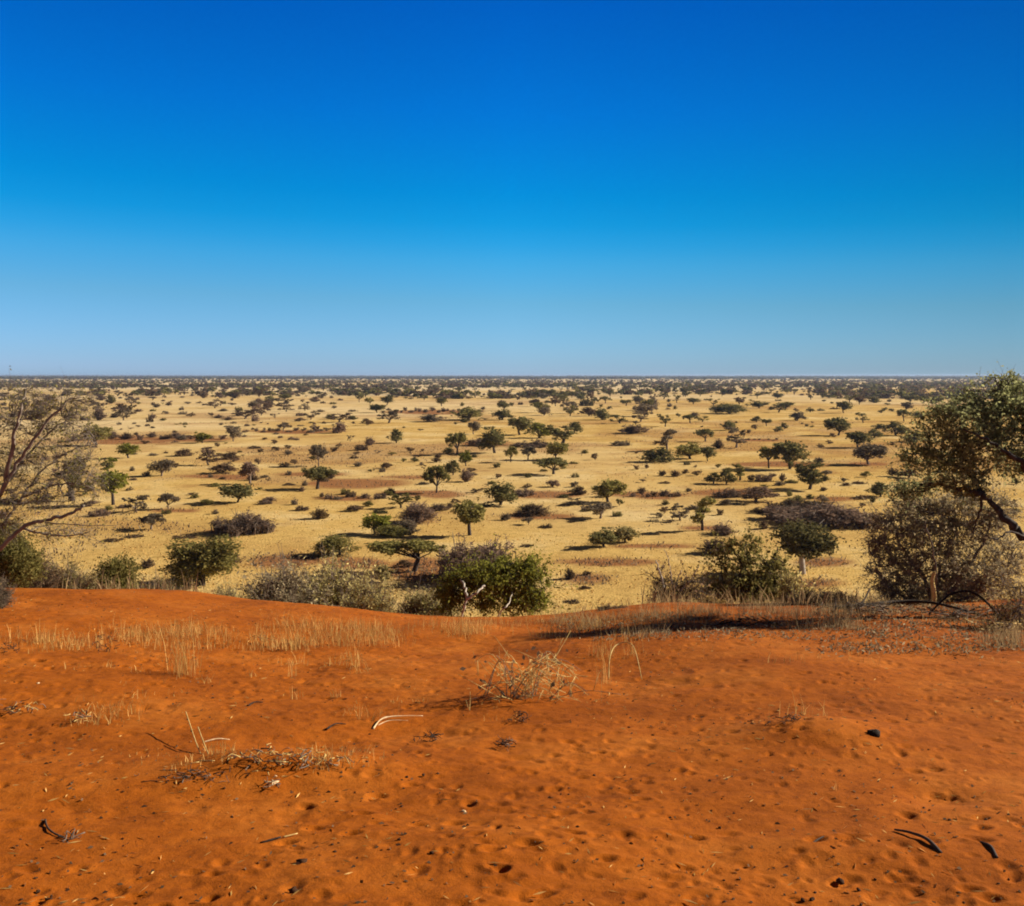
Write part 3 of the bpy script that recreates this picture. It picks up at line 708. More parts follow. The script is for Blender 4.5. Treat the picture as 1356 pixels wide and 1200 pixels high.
CW = {'dark': 'dark', 'dusk': 'dark', 'olive': 'olive', 'green': 'green', 'grey': 'grey', 'purple': 'purple-brown', 'sage': 'pale', 'straw': 'straw', 'brown': 'brown'}
NOUN = {'mop': 'rounded tree', 'round': 'rounded tree', 'flat': 'flat-topped tree', 'open': 'ragged tree', 'slender': 'slender tree', 'low': 'bush', 'bare': 'twiggy bush', 'scrub': 'scrub strip'}
SEC = {}
for row in ROWS + far_rows:
    px, py, w, h, kind, col, lb, ph = row
    if lb: continue
    cx, cy = px, py - h * .4
    best = min(LANDMARKS, key=lambda m: math.hypot((cx - m[0]), (cy - m[1]) * 2.2))
    dx, dy = cx - best[0], (cy - best[1]) * 2.2
    if abs(dx) > abs(dy): sec = 'left of' if dx < 0 else 'right of'
    else: sec = 'behind' if dy < 0 else 'in front of'
    SEC.setdefault((best[2], sec, CW[col], NOUN[kind]), []).append((math.hypot(dx, dy), row))
LABEL = {}
ORD = ['', 'second ', 'third ', 'fourth ']
for (lm, sec, cw, noun), L_ in SEC.items():
    L_.sort(key=lambda t: t[0])
    if len(L_) <= 4:
        for k, (dd, row) in enumerate(L_):
            size = 'tiny' if row[2] < 8 else 'small' if row[2] < 18 else 'wide'
            far = ' far' if sec == 'behind' and dd > 60 else ''
            one = ', ' + ORD[k].strip() + ' one out' if k else ''
            LABEL[id(row)] = (f'{size} {cw} {noun}{far} {sec} the {lm}{one}', None)
    else:
        for dd, row in L_:
            LABEL[id(row)] = (f'{cw} {noun} among several alike scattered {sec} the {lm}', f'{cw} {noun}{"es" if noun.endswith("sh") else "s"} {sec} the {lm}')

for row in ROWS + far_rows:
    px, py, w, h, kind, col, lb, ph = row
    x, y, z = plain_at(px, py)
    s = y / F
    bark = P_ if ph == 'pale-trunked umbrella tree' else (G if col in ('grey', 'purple', 'straw', 'sage') else BARK)
    if kind in ('bare', 'scrub') and col == 'brown': bark = BARK
    lod = 2 if w > 44 else 1 if w > 13 else 0
    grp = None
    if lb is None: lb, grp = LABEL[id(row)]
    cat = 'tree' if kind in TREES else 'scrub' if kind == 'scrub' else 'bush'
    plant(NAME[kind], cat, kind, col, (x, y, z), w * s, h * s, lod, parts=w > 24, bark=bark, label=lb, group=grp,
          depth=(min(1, max(.12, 11 / (w * s))) if kind == 'scrub' else 1.0), rot=0 if kind == 'lean' else None)

# ------------------------------------------------------------------ the far trees nobody could count, one object
def merged_copies(name, spots, variants, mats, seed):
    """spots: (x, y, z, w, h, variant key)"""
    rng = np.random.default_rng(seed); parts = []
    by = {}
    for s_ in spots: by.setdefault(s_[5], []).append(s_)
    for key, lst in by.items():
        (tv, tq), (cv, cq), mt, mcx = variants[key]
        A = np.array([l[:5] for l in lst], float); th = rng.uniform(0, 2 * PI, len(A))
        for V, Q, mi in ((tv, tq, mt), (cv, cq, mcx)):
            c, s = np.cos(th)[:, None], np.sin(th)[:, None]
            X = (V[None, :, 0] * c - V[None, :, 1] * s) * A[:, 3:4] + A[:, 0:1]
            Y = (V[None, :, 0] * s + V[None, :, 1] * c) * A[:, 3:4] + A[:, 1:2]
            Z = V[None, :, 2] * A[:, 4:5] + A[:, 2:3]
            QQ = Q[None] + (np.arange(len(A)) * len(V))[:, None, None]
            parts.append((np.stack([X, Y, Z], -1).reshape(-1, 3), QQ.reshape(-1, 4), mi))
    return link(name, mk_mesh(name, parts, mats))

tiny = {}
mats = [BARK, LEAF['dark'], LEAF['brown'], LEAF['grey'], LEAF['purple'], LEAF['olive']]
for i, (kind, mi) in enumerate([('round', 1), ('low', 2), ('open', 3), ('low', 4), ('round', 5), ('flat', 1)]):
    t, c = proto(kind, 900 + i, 64, .20)
    tiny[i] = (t[0][:0], t[1][:0], ) if False else ((t[0][:24 * 4], t[1][t[1].max(1) < 24 * 4]), c, 0, mi)
rng = np.random.default_rng(8)
spots = []
while len(spots) < 15500:
    py = 498.6 + 30 * rng.random() ** 1.3
    d = H * F / (py - HY); px = rng.uniform(-120, 1476)
    if d > 12500: continue
    x = (px - CX) / F * d
    nz = float(vnoise(np.array([x / 160]), np.array([d / 260.]), 17)[0])
    thr = np.interp(py, [498, 504, 510, 516, 524, 530], [-.5, -.44, -.30, -.14, .02, .16])
    if px > 1080 and py > 509: thr -= .15
    if px < 480: thr -= .06
    if nz < thr: continue
    if py > 514 and any(abs(px - a) < 6 and abs(py - b_) < 2.5 for a, b_, ww in SPOTS): continue
    big = rng.random() < .5
    w, h = (rng.uniform(5, 10), rng.uniform(3.2, 6)) if big else (rng.uniform(2.5, 5.5), rng.uniform(1.3, 2.8))
    if d > 4000: w *= 1.6
    k = int(rng.choice([0, 1, 2, 3, 4, 5], p=[.25, .22, .14, .16, .12, .11]))
    spots.append((x, d, -.1, w, h, k))
o = merged_copies('distant_trees', spots, tiny, mats, 4); o['kind'] = 'stuff'
# woodland closing the horizon
spots = []
for _ in range(8000):
    d = rng.uniform(4400, 15500); u = rng.uniform(-.62, .62)
    spots.append((u * d, d, -.5, rng.uniform(25, 60), rng.uniform(2, 9) * (.5 + d / 9000) + 6 * max(0, (-u - .28)) * (d / 12000), int(rng.choice([0, 1, 4]))))
o = merged_copies('horizon_woodland', spots, tiny, mats, 5); o['kind'] = 'stuff'

# ------------------------------------------------------------------ the air
hz = link('haze', bpy.data.meshes.new('haze')); hz['kind'] = 'stuff'
X0, X1, Y0, Y1, Z0, Z1 = -26000, 26000, -120, 21000, -3, 24
v = [(x, y, z) for z in (Z0, Z1) for y in (Y0, Y1) for x in (X0, X1)]
hz.data.from_pydata(v, [], [(0, 2, 3, 1), (4, 5, 7, 6), (0, 1, 5, 4), (2, 6, 7, 3), (0, 4, 6, 2), (1, 3, 7, 5)])
m, nt = new_mat('haze_air'); pv = N(nt, 'ShaderNodeVolumePrincipled'); pv.inputs['Density'].default_value = 6e-5; pv.inputs['Color'].default_value = (.50, .68, 1, 1); pv.inputs['Anisotropy'].default_value = .2
o = N(nt, 'ShaderNodeOutputMaterial'); nt.links.new(pv.outputs[0], o.inputs['Volume']); hz.data.materials.append(m)

# ------------------------------------------------------------------ trees and bushes standing near the camera, branch by branch
def near_plant(name, cat, label, d, limbs, lobes, col, bark, seed, leaf=.022, per_twig=7, woody='trunk', green='crown', twig_bark=None, twr=.0035, jitter=.05, sub=5, k=7):
    """limbs: (photo points with a depth offset each, r0, r1); lobes: (px, py, rx, ry, depth offset, twigs)"""
    rng = np.random.default_rng(seed)
    b0 = limbs[0][0][0]; bx = (b0[0] - CX) / F * d; by = d + b0[2]
    base = np.array((bx, by, float(dune_h(bx, by)) - .06))
    parts, LP = [], []
    for pts, r0, r1 in limbs:
        P = np.array([W(p[0], p[1], d + p[2]) for p in pts])
        if np.allclose(pts[0], b0): P[0] = base
        S = smooth_line(P, 6); S[1:-1] += rng.normal(size=S[1:-1].shape) * r0 * .35
        v, q = polytube(S, np.linspace(r0, r1, len(S)) * rng.uniform(.82, 1.2, len(S)), None, k); parts.append((v, q, 0)); LP.append(S)
    LP = np.concatenate(LP)
    P0, P1, R0, R1, LV, LD = [], [], [], [], [], []
    for px, py, rx, ry, dz, nt_ in lobes:
        c = W(px, py, d + dz); s = d / F
        rad = np.array((rx * s, (rx + ry) * .5 * s, ry * s))
        new = []
        for _ in range(sub):
            e = c + unit(rng, 1)[0] * rad * rng.uniform(.1, .7)
            dist = np.linalg.norm(LP - e, axis=1) + .5 * np.maximum(LP[:, 2] - e[2], 0)
            st_ = LP[np.argmin(dist)]
            mid = (st_ + e) / 2 + rng.normal(size=3) * np.linalg.norm(e - st_) * .12
            S = smooth_line([st_, mid, e], 4)
            r = np.linspace(twr * 3.2, twr * 1.3, len(S))
            for i in range(len(S) - 1): P0.append(S[i]); P1.append(S[i + 1]); R0.append(r[i]); R1.append(r[i + 1])
            new.append(S[2:])
        new = np.concatenate(new); LP = np.concatenate([LP, new])
        for _ in range(nt_):
            e = c + unit(rng, 1)[0] * rad * rng.uniform(.25, 1) ** .5
            st_ = new[np.argmin(np.linalg.norm(new - e, axis=1) + rng.uniform(0, .12 * rad.max(), len(new)))]
            L_ = np.linalg.norm(e - st_)
            mid = (st_ + e) / 2 + rng.normal(size=3) * L_ * .14
            P0 += [st_, mid]; P1 += [mid, e]; R0 += [twr, twr * .7]; R1 += [twr * .7, twr * .35]
            ends = [(mid, e)]
            for _ in range(4):
                f = rng.uniform(.1, 1); q = mid + (e - mid) * f
                t = q + ((e - st_) / (L_ + 1e-6) + rng.normal(size=3) * .9) * rng.uniform(.04, .13) * (d / 11)
                P0.append(q); P1.append(t); R0.append(twr * .5); R1.append(twr * .25); ends.append((q, t))
            for _ in range(rng.poisson(per_twig)):
                a, b_ = ends[rng.integers(len(ends))]
                LV.append(a + (b_ - a) * rng.uniform(.15, 1.1) + rng.normal(size=3) * jitter * .3)
    tv, tq = tubes(P0, P1, R0, R1, 3)
    root = link(name, None, loc=base)
    mats_ = [bark, twig_bark or bark]
    link(woody, mk_mesh(woody, [(v - base, q, 0) for v, q, _ in parts] + [(tv - base, tq, 1)], mats_), root)
    lv, lq = leaves(np.array(LV), leaf, rng)
    link(green, mk_mesh(green, [(lv - base, lq, 0)], [LEAF[col]]), root)
    tag(root, label, cat)
    return root

near_plant('acacia_tree', 'tree', 'big dark green acacia with an arching limb, rising above the horizon', 10.1,
    [([(1432, 812, 0), (1412, 750, 0), (1362, 714, -.1), (1332, 686, -.15), (1304, 658, -.15), (1284, 648, -.1), (1246, 640, .1)], .060, .014),
     ([(1302, 655, -.15), (1298, 676, -.1), (1292, 692, 0), (1289, 708, .05)], .016, .006),
     ([(1362, 714, -.1), (1338, 704, -.3), (1318, 714, -.4), (1296, 704, -.45)], .012, .005),
     ([(1304, 658, -.15), (1275, 622, .1), (1238, 606, .25), (1204, 600, .3)], .024, .006),
     ([(1412, 750, 0), (1398, 660, .2), (1366, 585, .25), (1342, 545, .2), (1322, 516, .1)], .05, .008),
     ([(1398, 660, .2), (1350, 612, -.3), (1306, 582, -.35), (1268, 566, -.2)], .035, .006),
     ([(1398, 660, .2), (1440, 580, .1), (1430, 520, .3)], .04, .01)],
    [(1312, 534, 42, 24, .1, 70), (1352, 524, 42, 20, .3, 80), (1334, 560, 52, 34, .1, 150), (1268, 556, 40, 24, -.1, 60), (1246, 588, 42, 22, .2, 62), (1296, 596, 52, 26, -.1, 100), (1222, 608, 32, 16, .2, 42),
     (1272, 630, 46, 20, 0, 75), (1212, 646, 32, 14, .3, 34), (1340, 608, 34, 26, .2, 45), (1192, 656, 20, 10, .3, 16), (1285, 652, 22, 8, 0, 16), (1408, 540, 50, 40, .2, 110), (1400, 610, 50, 40, -.2, 60), (1328, 503, 22, 9, .2, 14), (1262, 540, 30, 14, .3, 26), (1228, 560, 24, 14, .3, 18), (1450, 580, 60, 60, 0, 80)],
    'acacia', BARK, 41, leaf=.0185, per_twig=24, twr=.0032)

near_plant('thorn_tree', 'tree', 'nearly leafless thorn tree with long grey branches sweeping up, cut off by the picture edge', 9.6,
    [([(-70, 830, 0), (-55, 760, 0), (-20, 690, 0), (8, 640, -.1), (40, 590, -.2), (72, 548, -.25), (104, 524, -.2)], .038, .004),
     ([(-55, 760, 0), (-22, 716, .2), (8, 690, .2), (27, 660, .25), (58, 622, .3), (90, 598, .35), (126, 586, .3)], .024, .004),
     ([(-20, 690, 0), (14, 632, .25), (46, 592, .3), (74, 566, .35), (100, 545, .4)], .02, .004),
     ([(-55, 760, 0), (-10, 735, -.3), (30, 700, -.35), (66, 687, -.35), (94, 681, -.35), (111, 669, -.35)], .022, .012),
     ([(30, 700, -.35), (66, 708, -.4), (100, 709, -.4), (122, 702, -.4)], .010, .003),
     ([(60, 692, -.35), (85, 694, -.45), (120, 696, -.5), (156, 696, -.5)], .006, .002),
     ([(8, 640, -.1), (18, 580, -.3), (30, 540, -.35), (34, 515, -.3)], .022, .004),
     ([(27, 660, .25), (66, 644, .15), (100, 640, .1), (134, 652, .1)], .012, .003),
     ([(-20, 690, 0), (-40, 600, 0), (-30, 540, 0)], .03, .006)],
    [(30, 556, 36, 34, 0, 114), (72, 552, 36, 24, 0.1, 104), (104, 566, 28, 34, 0.2, 64), (24, 610, 36, 34, 0.1, 114), (78, 610, 40, 34, 0.1, 114), (118, 612, 24, 34, 0.2, 57), (34, 655, 36, 26, 0, 95), (80, 655, 36, 24, 0.1, 57), (90, 528, 34, 14, 0.1, 49), (30, 520, 26, 14, 0, 38), (100, 705, 34, 10, -0.4, 30), (60, 700, 30, 16, -0.3, 38), (-30, 600, 50, 60, 0, 114), (10, 690, 30, 26, 0.1, 76), (125, 642, 18, 20, 0.2, 26)],
    'olive', TWIG_BROWN, 42, leaf=.016, per_twig=2.4, twig_bark=TWIG_BROWN, twr=.0026)

near_plant('grey_bush', 'bush', 'big tangled grey bush with a sunlit olive top and dark inside, under the acacia limb', 11.4,
    [([(1235, 812, 0), (1225, 770, 0), (1195, 725, .1), (1180, 690, .1)], .03, .006), ([(1235, 812, 0), (1245, 760, .1), (1262, 710, .2), (1268, 672, .2)], .03, .006),
     ([(1235, 812, 0), (1270, 770, -.1), (1300, 720, -.1), (1318, 675, 0)], .03, .006), ([(1235, 812, 0), (1290, 790, 0), (1328, 760, .1), (1346, 730, .1)], .022, .005), ([(1235, 812, 0), (1195, 790, 0), (1166, 765, .1), (1155, 735, .1)], .022, .005),
     ([(1235, 812, 0), (1240, 770, -.4), (1236, 730, -.45), (1225, 690, -.4)], .02, .005)],
    [(1186, 704, 34, 34, .1, 110), (1232, 692, 44, 32, .2, 120), (1284, 698, 46, 38, .1, 120), (1318, 676, 30, 26, .1, 60), (1176, 756, 28, 34, .1, 100), (1232, 752, 52, 40, -.1, 170), (1296, 762, 46, 30, -.1, 110), (1334, 738, 26, 34, .1, 60),
     (1260, 668, 34, 12, .2, 36), (1212, 668, 26, 12, .2, 28), (1160, 720, 16, 20, .1, 22), (1195, 786, 36, 16, .1, 70), (1245, 786, 40, 14, .3, 70), (1292, 782, 36, 16, .2, 60)],
    'ash', BARK_GREY, 43, leaf=.017, per_twig=22, woody='stem', green='foliage', twr=.0042)

near_plant('green_bush', 'bush', 'large bright green bush with two white bare trunks at the centre of the sand rim', 15.0,
    [([(612, 832, -1.0), (614, 808, -1.0), (619, 794, -1.0), (632, 784, -.95), (642, 776, -.8)], 0.022, .012), ([(619, 794, -1.0), (616, 780, -.8), (610, 765, .2)], .022, .01),
     ([(652, 836, -.9), (662, 812, -1.0), (671, 803, -1.0), (675, 796, -.6), (680, 780, .3)], 0.012, .006), ([(640, 772, .2), (660, 755, .3), (680, 745, .3)], .014, .008), ([(680, 765, .3), (705, 760, .3)], .014, .008)],
    [(604, 778, 28, 26, .2, 75), (640, 770, 36, 26, .1, 100), (680, 768, 36, 26, .3, 100), (708, 778, 24, 28, .3, 70), (655, 752, 36, 12, .3, 50), (692, 750, 26, 12, .4, 40), (642, 796, 16, 12, .5, 36), (690, 796, 26, 14, .3, 50), (592, 792, 18, 18, .3, 40), (706, 800, 20, 10, .3, 22)],
    'green', BARK_PALE, 44, leaf=.025, per_twig=27, woody='trunk', green='foliage', twig_bark=BARK, twr=.004)

near_plant('spiky_bush', 'bush', 'spiky dark bush of radiating bare stems with pale dead sticks on the sand rim', 13.4,
    [([(888, 812, 0), (880, 780, 0), (872, 752, 0), (868, 742, 0)], .016, .007), ([(888, 812, 0), (890, 780, 0), (886, 745, 0), (880, 728, 0)], .010, .003), ([(888, 812, 0), (900, 785, 0), (914, 768, 0), (926, 750, 0)], .012, .004),
     ([(888, 812, 0), (895, 775, .1), (902, 755, .1)], .010, .004), ([(888, 812, 0), (870, 790, .1), (860, 780, .1)], .010, .004)],
    [(874, 788, 16, 14, 0, 46), (888, 780, 20, 18, .1, 56), (906, 786, 20, 14, .1, 46), (916, 770, 16, 14, .1, 20), (872, 765, 12, 14, .1, 14), (930, 788, 16, 10, .1, 24)],
    'brown', BARK_PALE, 45, leaf=.024, per_twig=5, woody='stem', green='foliage', twig_bark=BARK, twr=.0045)

near_plant('olive_thicket', 'bush', 'big loose olive thicket on the rim with a dense dark lower half', 16.5,
    [([(985, 840, 0), (985, 800, 0), (980, 760, 0), (985, 725, .1)], .04, .01), ([(985, 840, 0), (1005, 790, .2), (1020, 750, .2), (1030, 725, .3)], .03, .008), ([(985, 840, 0), (960, 790, .2), (955, 750, .2)], .03, .008)],
    [(985, 780, 40, 18, 0, 130), (955, 785, 26, 14, 0, 60), (1018, 782, 26, 16, .1, 70), (975, 740, 30, 20, .2, 50), (1008, 745, 32, 18, .2, 46), (985, 718, 26, 10, .3, 20), (1030, 745, 16, 12, .2, 14), (950, 750, 18, 16, .3, 16), (1035, 775, 18, 14, .2, 26)],
    'olive', BARK, 46, leaf=.034, per_twig=17, woody='stem', green='foliage', twig_bark=BARK, twr=.004)

near_plant('dry_bush', 'bush', 'pale dry tangle of twigs and grass low at the picture edge under the acacia', 9.0,
    [([(1345, 862, 0), (1335, 830, 0), (1318, 800, 0)], .01, .004), ([(1345, 862, 0), (1350, 820, 0), (1352, 780, 0)], .01, .004), ([(1345, 862, 0), (1375, 830, 0), (1395, 800, 0)], .01, .004)],
    [(1326, 826, 20, 24, 0, 60), (1350, 806, 26, 32, 0, 80), (1380, 815, 30, 36, 0, 70), (1345, 780, 30, 14, .2, 34), (1335, 845, 24, 10, -.1, 40)],
    'straw', BARK_GREY, 47, leaf=.016, per_twig=5, woody='stem', green='foliage', twr=.0028)

def rim_bush(px, top, wpx, d, kind, col, label, name='leafy_bush', bark=BARK, lod=3, var=None, depth=1.0):
    x = (px - CX) / F * d; z = float(dune_h(x, d)); tz = H - (top - HY) / F * d
    return plant(name, 'bush', kind, col, (x, d, z - .05), wpx * d / F, tz - z + .05, lod, parts=True, bark=G if col in ('pale', 'ash', 'sage', 'straw') else bark, label=label, var=var, depth=depth)
rim_bush(147, 740, 66, 15.5, 'low', 'olive', 'rounded leafy green bush on the rim beside the thorn tree', 'green_bush')
rim_bush(88, 744, 84, 15, 'bare', 'sage', 'straw-green brushy bush between the rounded leafy bush and the thorn tree')
rim_bush(42, 742, 66, 12.5, 'bare', 'brown', 'dark brown twiggy bush at the foot of the thorn tree', 'thorn_bush')
rim_bush(8, 690, 86, 12, 'low', 'olive', 'dense olive green bush tucked under the thorn tree branches', 'dark_bush')
rim_bush(-8, 765, 46, 9.4, 'bare', 'grey', 'grey dry bush at the picture edge where the sand begins', 'thorn_bush', G)
rim_bush(205, 768, 80, 19, 'bare', 'sage', 'flat strip of straw-coloured brush along the rim beside the rounded leafy bush')
rim_bush(372, 750, 110, 21, 'bare', 'ash', 'wide grey-green brush on the rim, shaded half of one bush in darker leaves', var=1)  # one bush in two: its shaded and sunlit sides put into leaf colours
rim_bush(440, 742, 120, 22, 'bare', 'pale', 'wide pale straw-green brush on the rim, sunlit half of one bush in paler leaves', var=2)
rim_bush(492, 766, 80, 20, 'bare', 'pale', 'small pale straw brush at the end of the wide pale brush')
rim_bush(562, 781, 100, 17, 'bare', 'pale', 'low pale sage bush in front of the large green bush')
rim_bush(300, 776, 64, 20, 'bare', 'pale', 'low straw tussock bush below the broad olive tree')
rim_bush(1096, 782, 84, 12.8, 'scrub', 'brown', 'dark low heap of dead brush beside the big grey bush', 'dry_scrub', lod=2)
rim_bush(1052, 760, 66, 16, 'bare', 'pale', 'pale straw bush between the olive thicket and the dark dead brush', lod=2)
rim_bush(815, 803, 44, 11.2, 'scrub', 'brown', 'small dark scrub clump at the end of the shaded grass strip', 'dry_scrub', lod=2)
rim_bush(945, 790, 34, 12.2, 'scrub', 'straw', 'small straw clump on the red mound below the olive thicket', 'dry_scrub', lod=1)

# ------------------------------------------------------------------ grass
def blades(B, h, w, lean, rng):
    n = len(B); h = np.broadcast_to(np.asarray(h, float), (n,))[:, None]; az = rng.uniform(0, 2 * PI, n)
    l = np.stack([np.cos(az), np.sin(az), np.zeros(n)], 1) * (lean * h * (rng.uniform(.1, 1, (n, 1)) + .9 * rng.uniform(0, 1, (n, 1)) ** 5))
    a2 = rng.uniform(0, PI, n); s = np.stack([np.cos(a2), np.sin(a2), np.zeros(n)], 1) * w * .5 * rng.uniform(.6, 1.3, (n, 1))
    up = np.array((0, 0, 1.))
    p1 = B + up * h * .55 + l * .35; p2 = B + up * h * np.sqrt(np.clip(1 - (lean * .6) ** 2, .2, 1)) + l
    V = np.stack([B - s, B + s, p1 + s * .8, p1 - s * .8, p2 + s * .25, p2 - s * .25], 1).reshape(-1, 3)
    Q = (np.arange(n) * 6)[:, None, None] + np.array([[0, 1, 2, 3], [3, 2, 4, 5]])[None]
    return V, Q.reshape(-1, 4)

grng = np.random.default_rng(77)
def grass_patch(quads):
    """quads: (px0, px1, py0, py1, clumps, blades each, height, width, clump radius)"""
    Vs = []
    for x0, x1, y0, y1, nc, nb, h, w, cr in quads:
        pts = []
        while len(pts) < nc:
            px, py = grng.uniform(x0, x1), grng.uniform(y0, y1)
            q_ = hit(px, py)
            if vnoise(np.array([q_[0] / .38]), np.array([q_[1] / .38]), 66)[0] > grng.uniform(-.16, .1): pts.append(q_)
        pts = np.array(pts)
        n = nc * nb; ci = grng.integers(0, nc, n)
        B = pts[ci] + np.concatenate([grng.normal(size=(n, 2)) * cr, np.zeros((n, 1))], 1)
        B[:, 2] = np.maximum(dune_h(B[:, 0], B[:, 1]), 0) - .008
        hs = h * grng.uniform(.3, 1.15, nc)[ci] * grng.uniform(.45, 1.1, n)
        Vs.append((*blades(B, hs, w, .45, grng), 0))
    return Vs
o = link('dry_grass', mk_mesh('dry_grass', grass_patch([
    (50, 300, 832, 860, 270, 4, .15, .003, .09), (340, 640, 828, 858, 420, 4, .16, .003, .09), (330, 420, 846, 862, 30, 8, .15, .004, .05), (590, 800, 816, 842, 170, 4, .14, .003, .09), (690, 860, 828, 850, 26, 8, .14, .004, .05),
    (0, 200, 840, 866, 26, 7, .10, .004, .05), (400, 480, 868, 890, 12, 7, .13, .004, .04), (20, 160, 935, 960, 26, 7, .06, .004, .05), (270, 490, 990, 1020, 55, 6, .06, .0035, .035), (150, 300, 1000, 1022, 12, 6, .05, .0035, .04), (60, 420, 862, 950, 26, 6, .07, .0038, .03), (880, 1340, 830, 880, 40, 5, .07, .0038, .03), (440, 900, 860, 960, 24, 5, .06, .0038, .03)]), [LEAF['grass']]))
o['kind'] = 'stuff'
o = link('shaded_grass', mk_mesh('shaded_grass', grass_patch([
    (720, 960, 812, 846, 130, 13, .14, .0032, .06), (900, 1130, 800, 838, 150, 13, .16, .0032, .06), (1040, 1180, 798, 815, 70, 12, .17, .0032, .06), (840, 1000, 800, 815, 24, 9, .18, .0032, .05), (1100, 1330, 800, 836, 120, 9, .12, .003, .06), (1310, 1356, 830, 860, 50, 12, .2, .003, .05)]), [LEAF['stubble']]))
o['kind'] = 'stuff'
# straw grass just over the rim and down the slope behind it
n = 26000
yy = grng.uniform(12.2, 34, n) ; xx = grng.uniform(-.62, .62, n) * yy
keep = vnoise(xx / 1.6, yy / 1.6, 91) > -.12
xx, yy = xx[keep], yy[keep]
B = np.stack([xx, yy, dune_h(xx, yy) - .02], 1)
hh_ = np.where(np.abs(xx / yy * F + CX - 700) < 150, .14, .30) * grng.uniform(.4, 1.2, len(xx))
o = link('slope_grass', mk_mesh('slope_grass', [(*blades(B, hh_, .012, .5, grng), 0)], [LEAF['stubble']])); o['kind'] = 'stuff'
# tussocks of the plain
n = 32000
py = 515 + 300 * grng.random(n) ** 1.4; dd = H * F / (py - HY); px = grng.uniform(-60, 1416, n)
xx, yy = (px - CX) / F * dd, dd * grng.uniform(.98, 1.02, n)
keep = vnoise(xx / 9, yy / 9, 93) > -.15
xx, yy = xx[keep], yy[keep]
B = np.stack([xx, yy, np.full(len(xx), -.03)], 1)
o = link('grass_tussocks', mk_mesh('grass_tussocks', [(*blades(B, grng.uniform(.08, .22, len(xx)), .16, .6, grng), 0)], [LEAF['grass']])); o['kind'] = 'stuff'

# dead leaves, bark and twig bits under the acacia
n = 8000
P = np.array([hit(a, b_) for a, b_ in zip(1085 + 290 * grng.random(420), 803 + 62 * grng.random(420) ** 1.5)] + [hit(a, b_) for a, b_ in zip(740 + 350 * grng.random(150), 815 + 32 * grng.random(150))])
ci = grng.integers(0, len(P), n); Bp = P[ci] + np.concatenate([grng.normal(size=(n, 2)) * .09, np.zeros((n, 1))], 1)
Bp[:, 2] = dune_h(Bp[:, 0], Bp[:, 1]) + grng.uniform(0, .025, n)
o = link('leaf_litter', mk_mesh('leaf_litter', [(*leaves(Bp[:4200], .012, grng, 2.2), 0), (*leaves(Bp[4200:], .011, grng, 3.5), 1)], [LEAF['brown'], LEAF['ash']])); o['kind'] = 'stuff'

# crumbs of bark, seed pods and straw bits lying all over the trodden sand
n = 9000
yy = grng.uniform(2.5, 11, n); xx = grng.uniform(-.6, .6, n) * yy
keep = vnoise(xx / .8, yy / .8, 97) + .4 * vnoise(xx / .25, yy / .25, 98) > grng.uniform(-.25, .45, n)
xx, yy = xx[keep], yy[keep]; n = len(xx)
Bp = np.stack([xx, yy, dune_h(xx, yy, True) + .003], 1); fl = unit(grng, n); fl[:, 2] *= .15
h_ = int(n * .62)
o = link('sand_litter', mk_mesh('sand_litter', [(*leaves(Bp[:h_], .010, grng, 1.8, fl[:h_]), 0), (*leaves(Bp[h_:], .0045, grng, 9, fl[h_:]), 1)], [LEAF['brown'], LEAF['grass']])); o['kind'] = 'stuff'

# low dead forbs that colour the bare patches of the plain brown
n = 90000
py = 512 + 290 * grng.random(n) ** 1.2; px = grng.uniform(-60, 1416, n)
b_ = (fbm((px - CX) / F * (H * F / (py - HY)), H * F / (py - HY), 51, [(70, .5), (33, .4), (15, .35), (7, .25)]) - .06) * 2
for qx, qy, ra_, rb_ in BARE: b_ = np.maximum(b_, 1.25 - ((px - qx) / ra_) ** 2 - ((py - qy) / rb_) ** 2)
keep = b_ > .18 + grng.random(n) * .9
px, py = px[keep], py[keep]; dd = H * F / (py - HY) * grng.uniform(.985, 1.015, len(px)); xx, yy = (px - CX) / F * dd, dd
B = np.stack([xx, yy, np.full(len(xx), -.03)], 1); n = len(B) // 2
o = link('dry_undergrowth', mk_mesh('dry_undergrowth', [(*blades(B[:n], grng.uniform(.10, .42, n), .16, .7, grng), 0), (*blades(B[n:], grng.uniform(.10, .35, len(B) - n), .14, .7, grng), 1)], [LEAF['purple'], LEAF['ash']])); o['kind'] = 'stuff'

def tuft(px, py, n, h, spread, label, col='grass', w=.0032, lean=.45, cat='grass tuft', name='grass_tuft'):
    x, y, z = hit(px, py); rng = np.random.default_rng(int(px * 7 + py))
    B = np.concatenate([rng.normal(size=(n, 2)) * spread, np.zeros((n, 1))], 1)
    B[:, 2] = dune_h(B[:, 0] + x, B[:, 1] + y) - z - .006
    v, q = blades(B, h * rng.uniform(.4, 1.1, n), w, lean, rng)
    return tag(link(name, mk_mesh(name, [(v, q, 0)], [LEAF[col]]), loc=(x, y, z)), label, cat)
tuft(240, 894, 60, .34, .045, 'tall upright pale straw tuft alone on the sand in front of the grass band', lean=.25)
tuft(60, 850, 40, .16, .05, 'short pale straw tuft near the sand edge below the thorn tree', lean=.3)
tuft(800, 868, 46, .19, .07, 'loose straw tuft beside the bent-over straw stalk', lean=.4)
tuft(838, 868, 24, .15, .05, 'thin straw tuft beyond the bent-over straw stalk', lean=.3)
tuft(802, 905, 14, .27, .03, 'few tall straw stalks under the bent-over straw stalk', lean=.3)
tuft(1066, 948, 20, .12, .08, 'thin pale grass sprouting on top of the small sand mound', lean=.5)
tuft(484, 950, 26, .11, .06, 'small tuft of dry sticks just behind the bleached white stick', lean=.7)
tuft(388, 855, 30, .15, .05, 'pale straw tuft in the grass band behind the thin stalk', lean=.35)
tuft(388, 895, 10, .14, .015, 'single thin straw stalk on bare sand in front of the grass band', lean=.2)
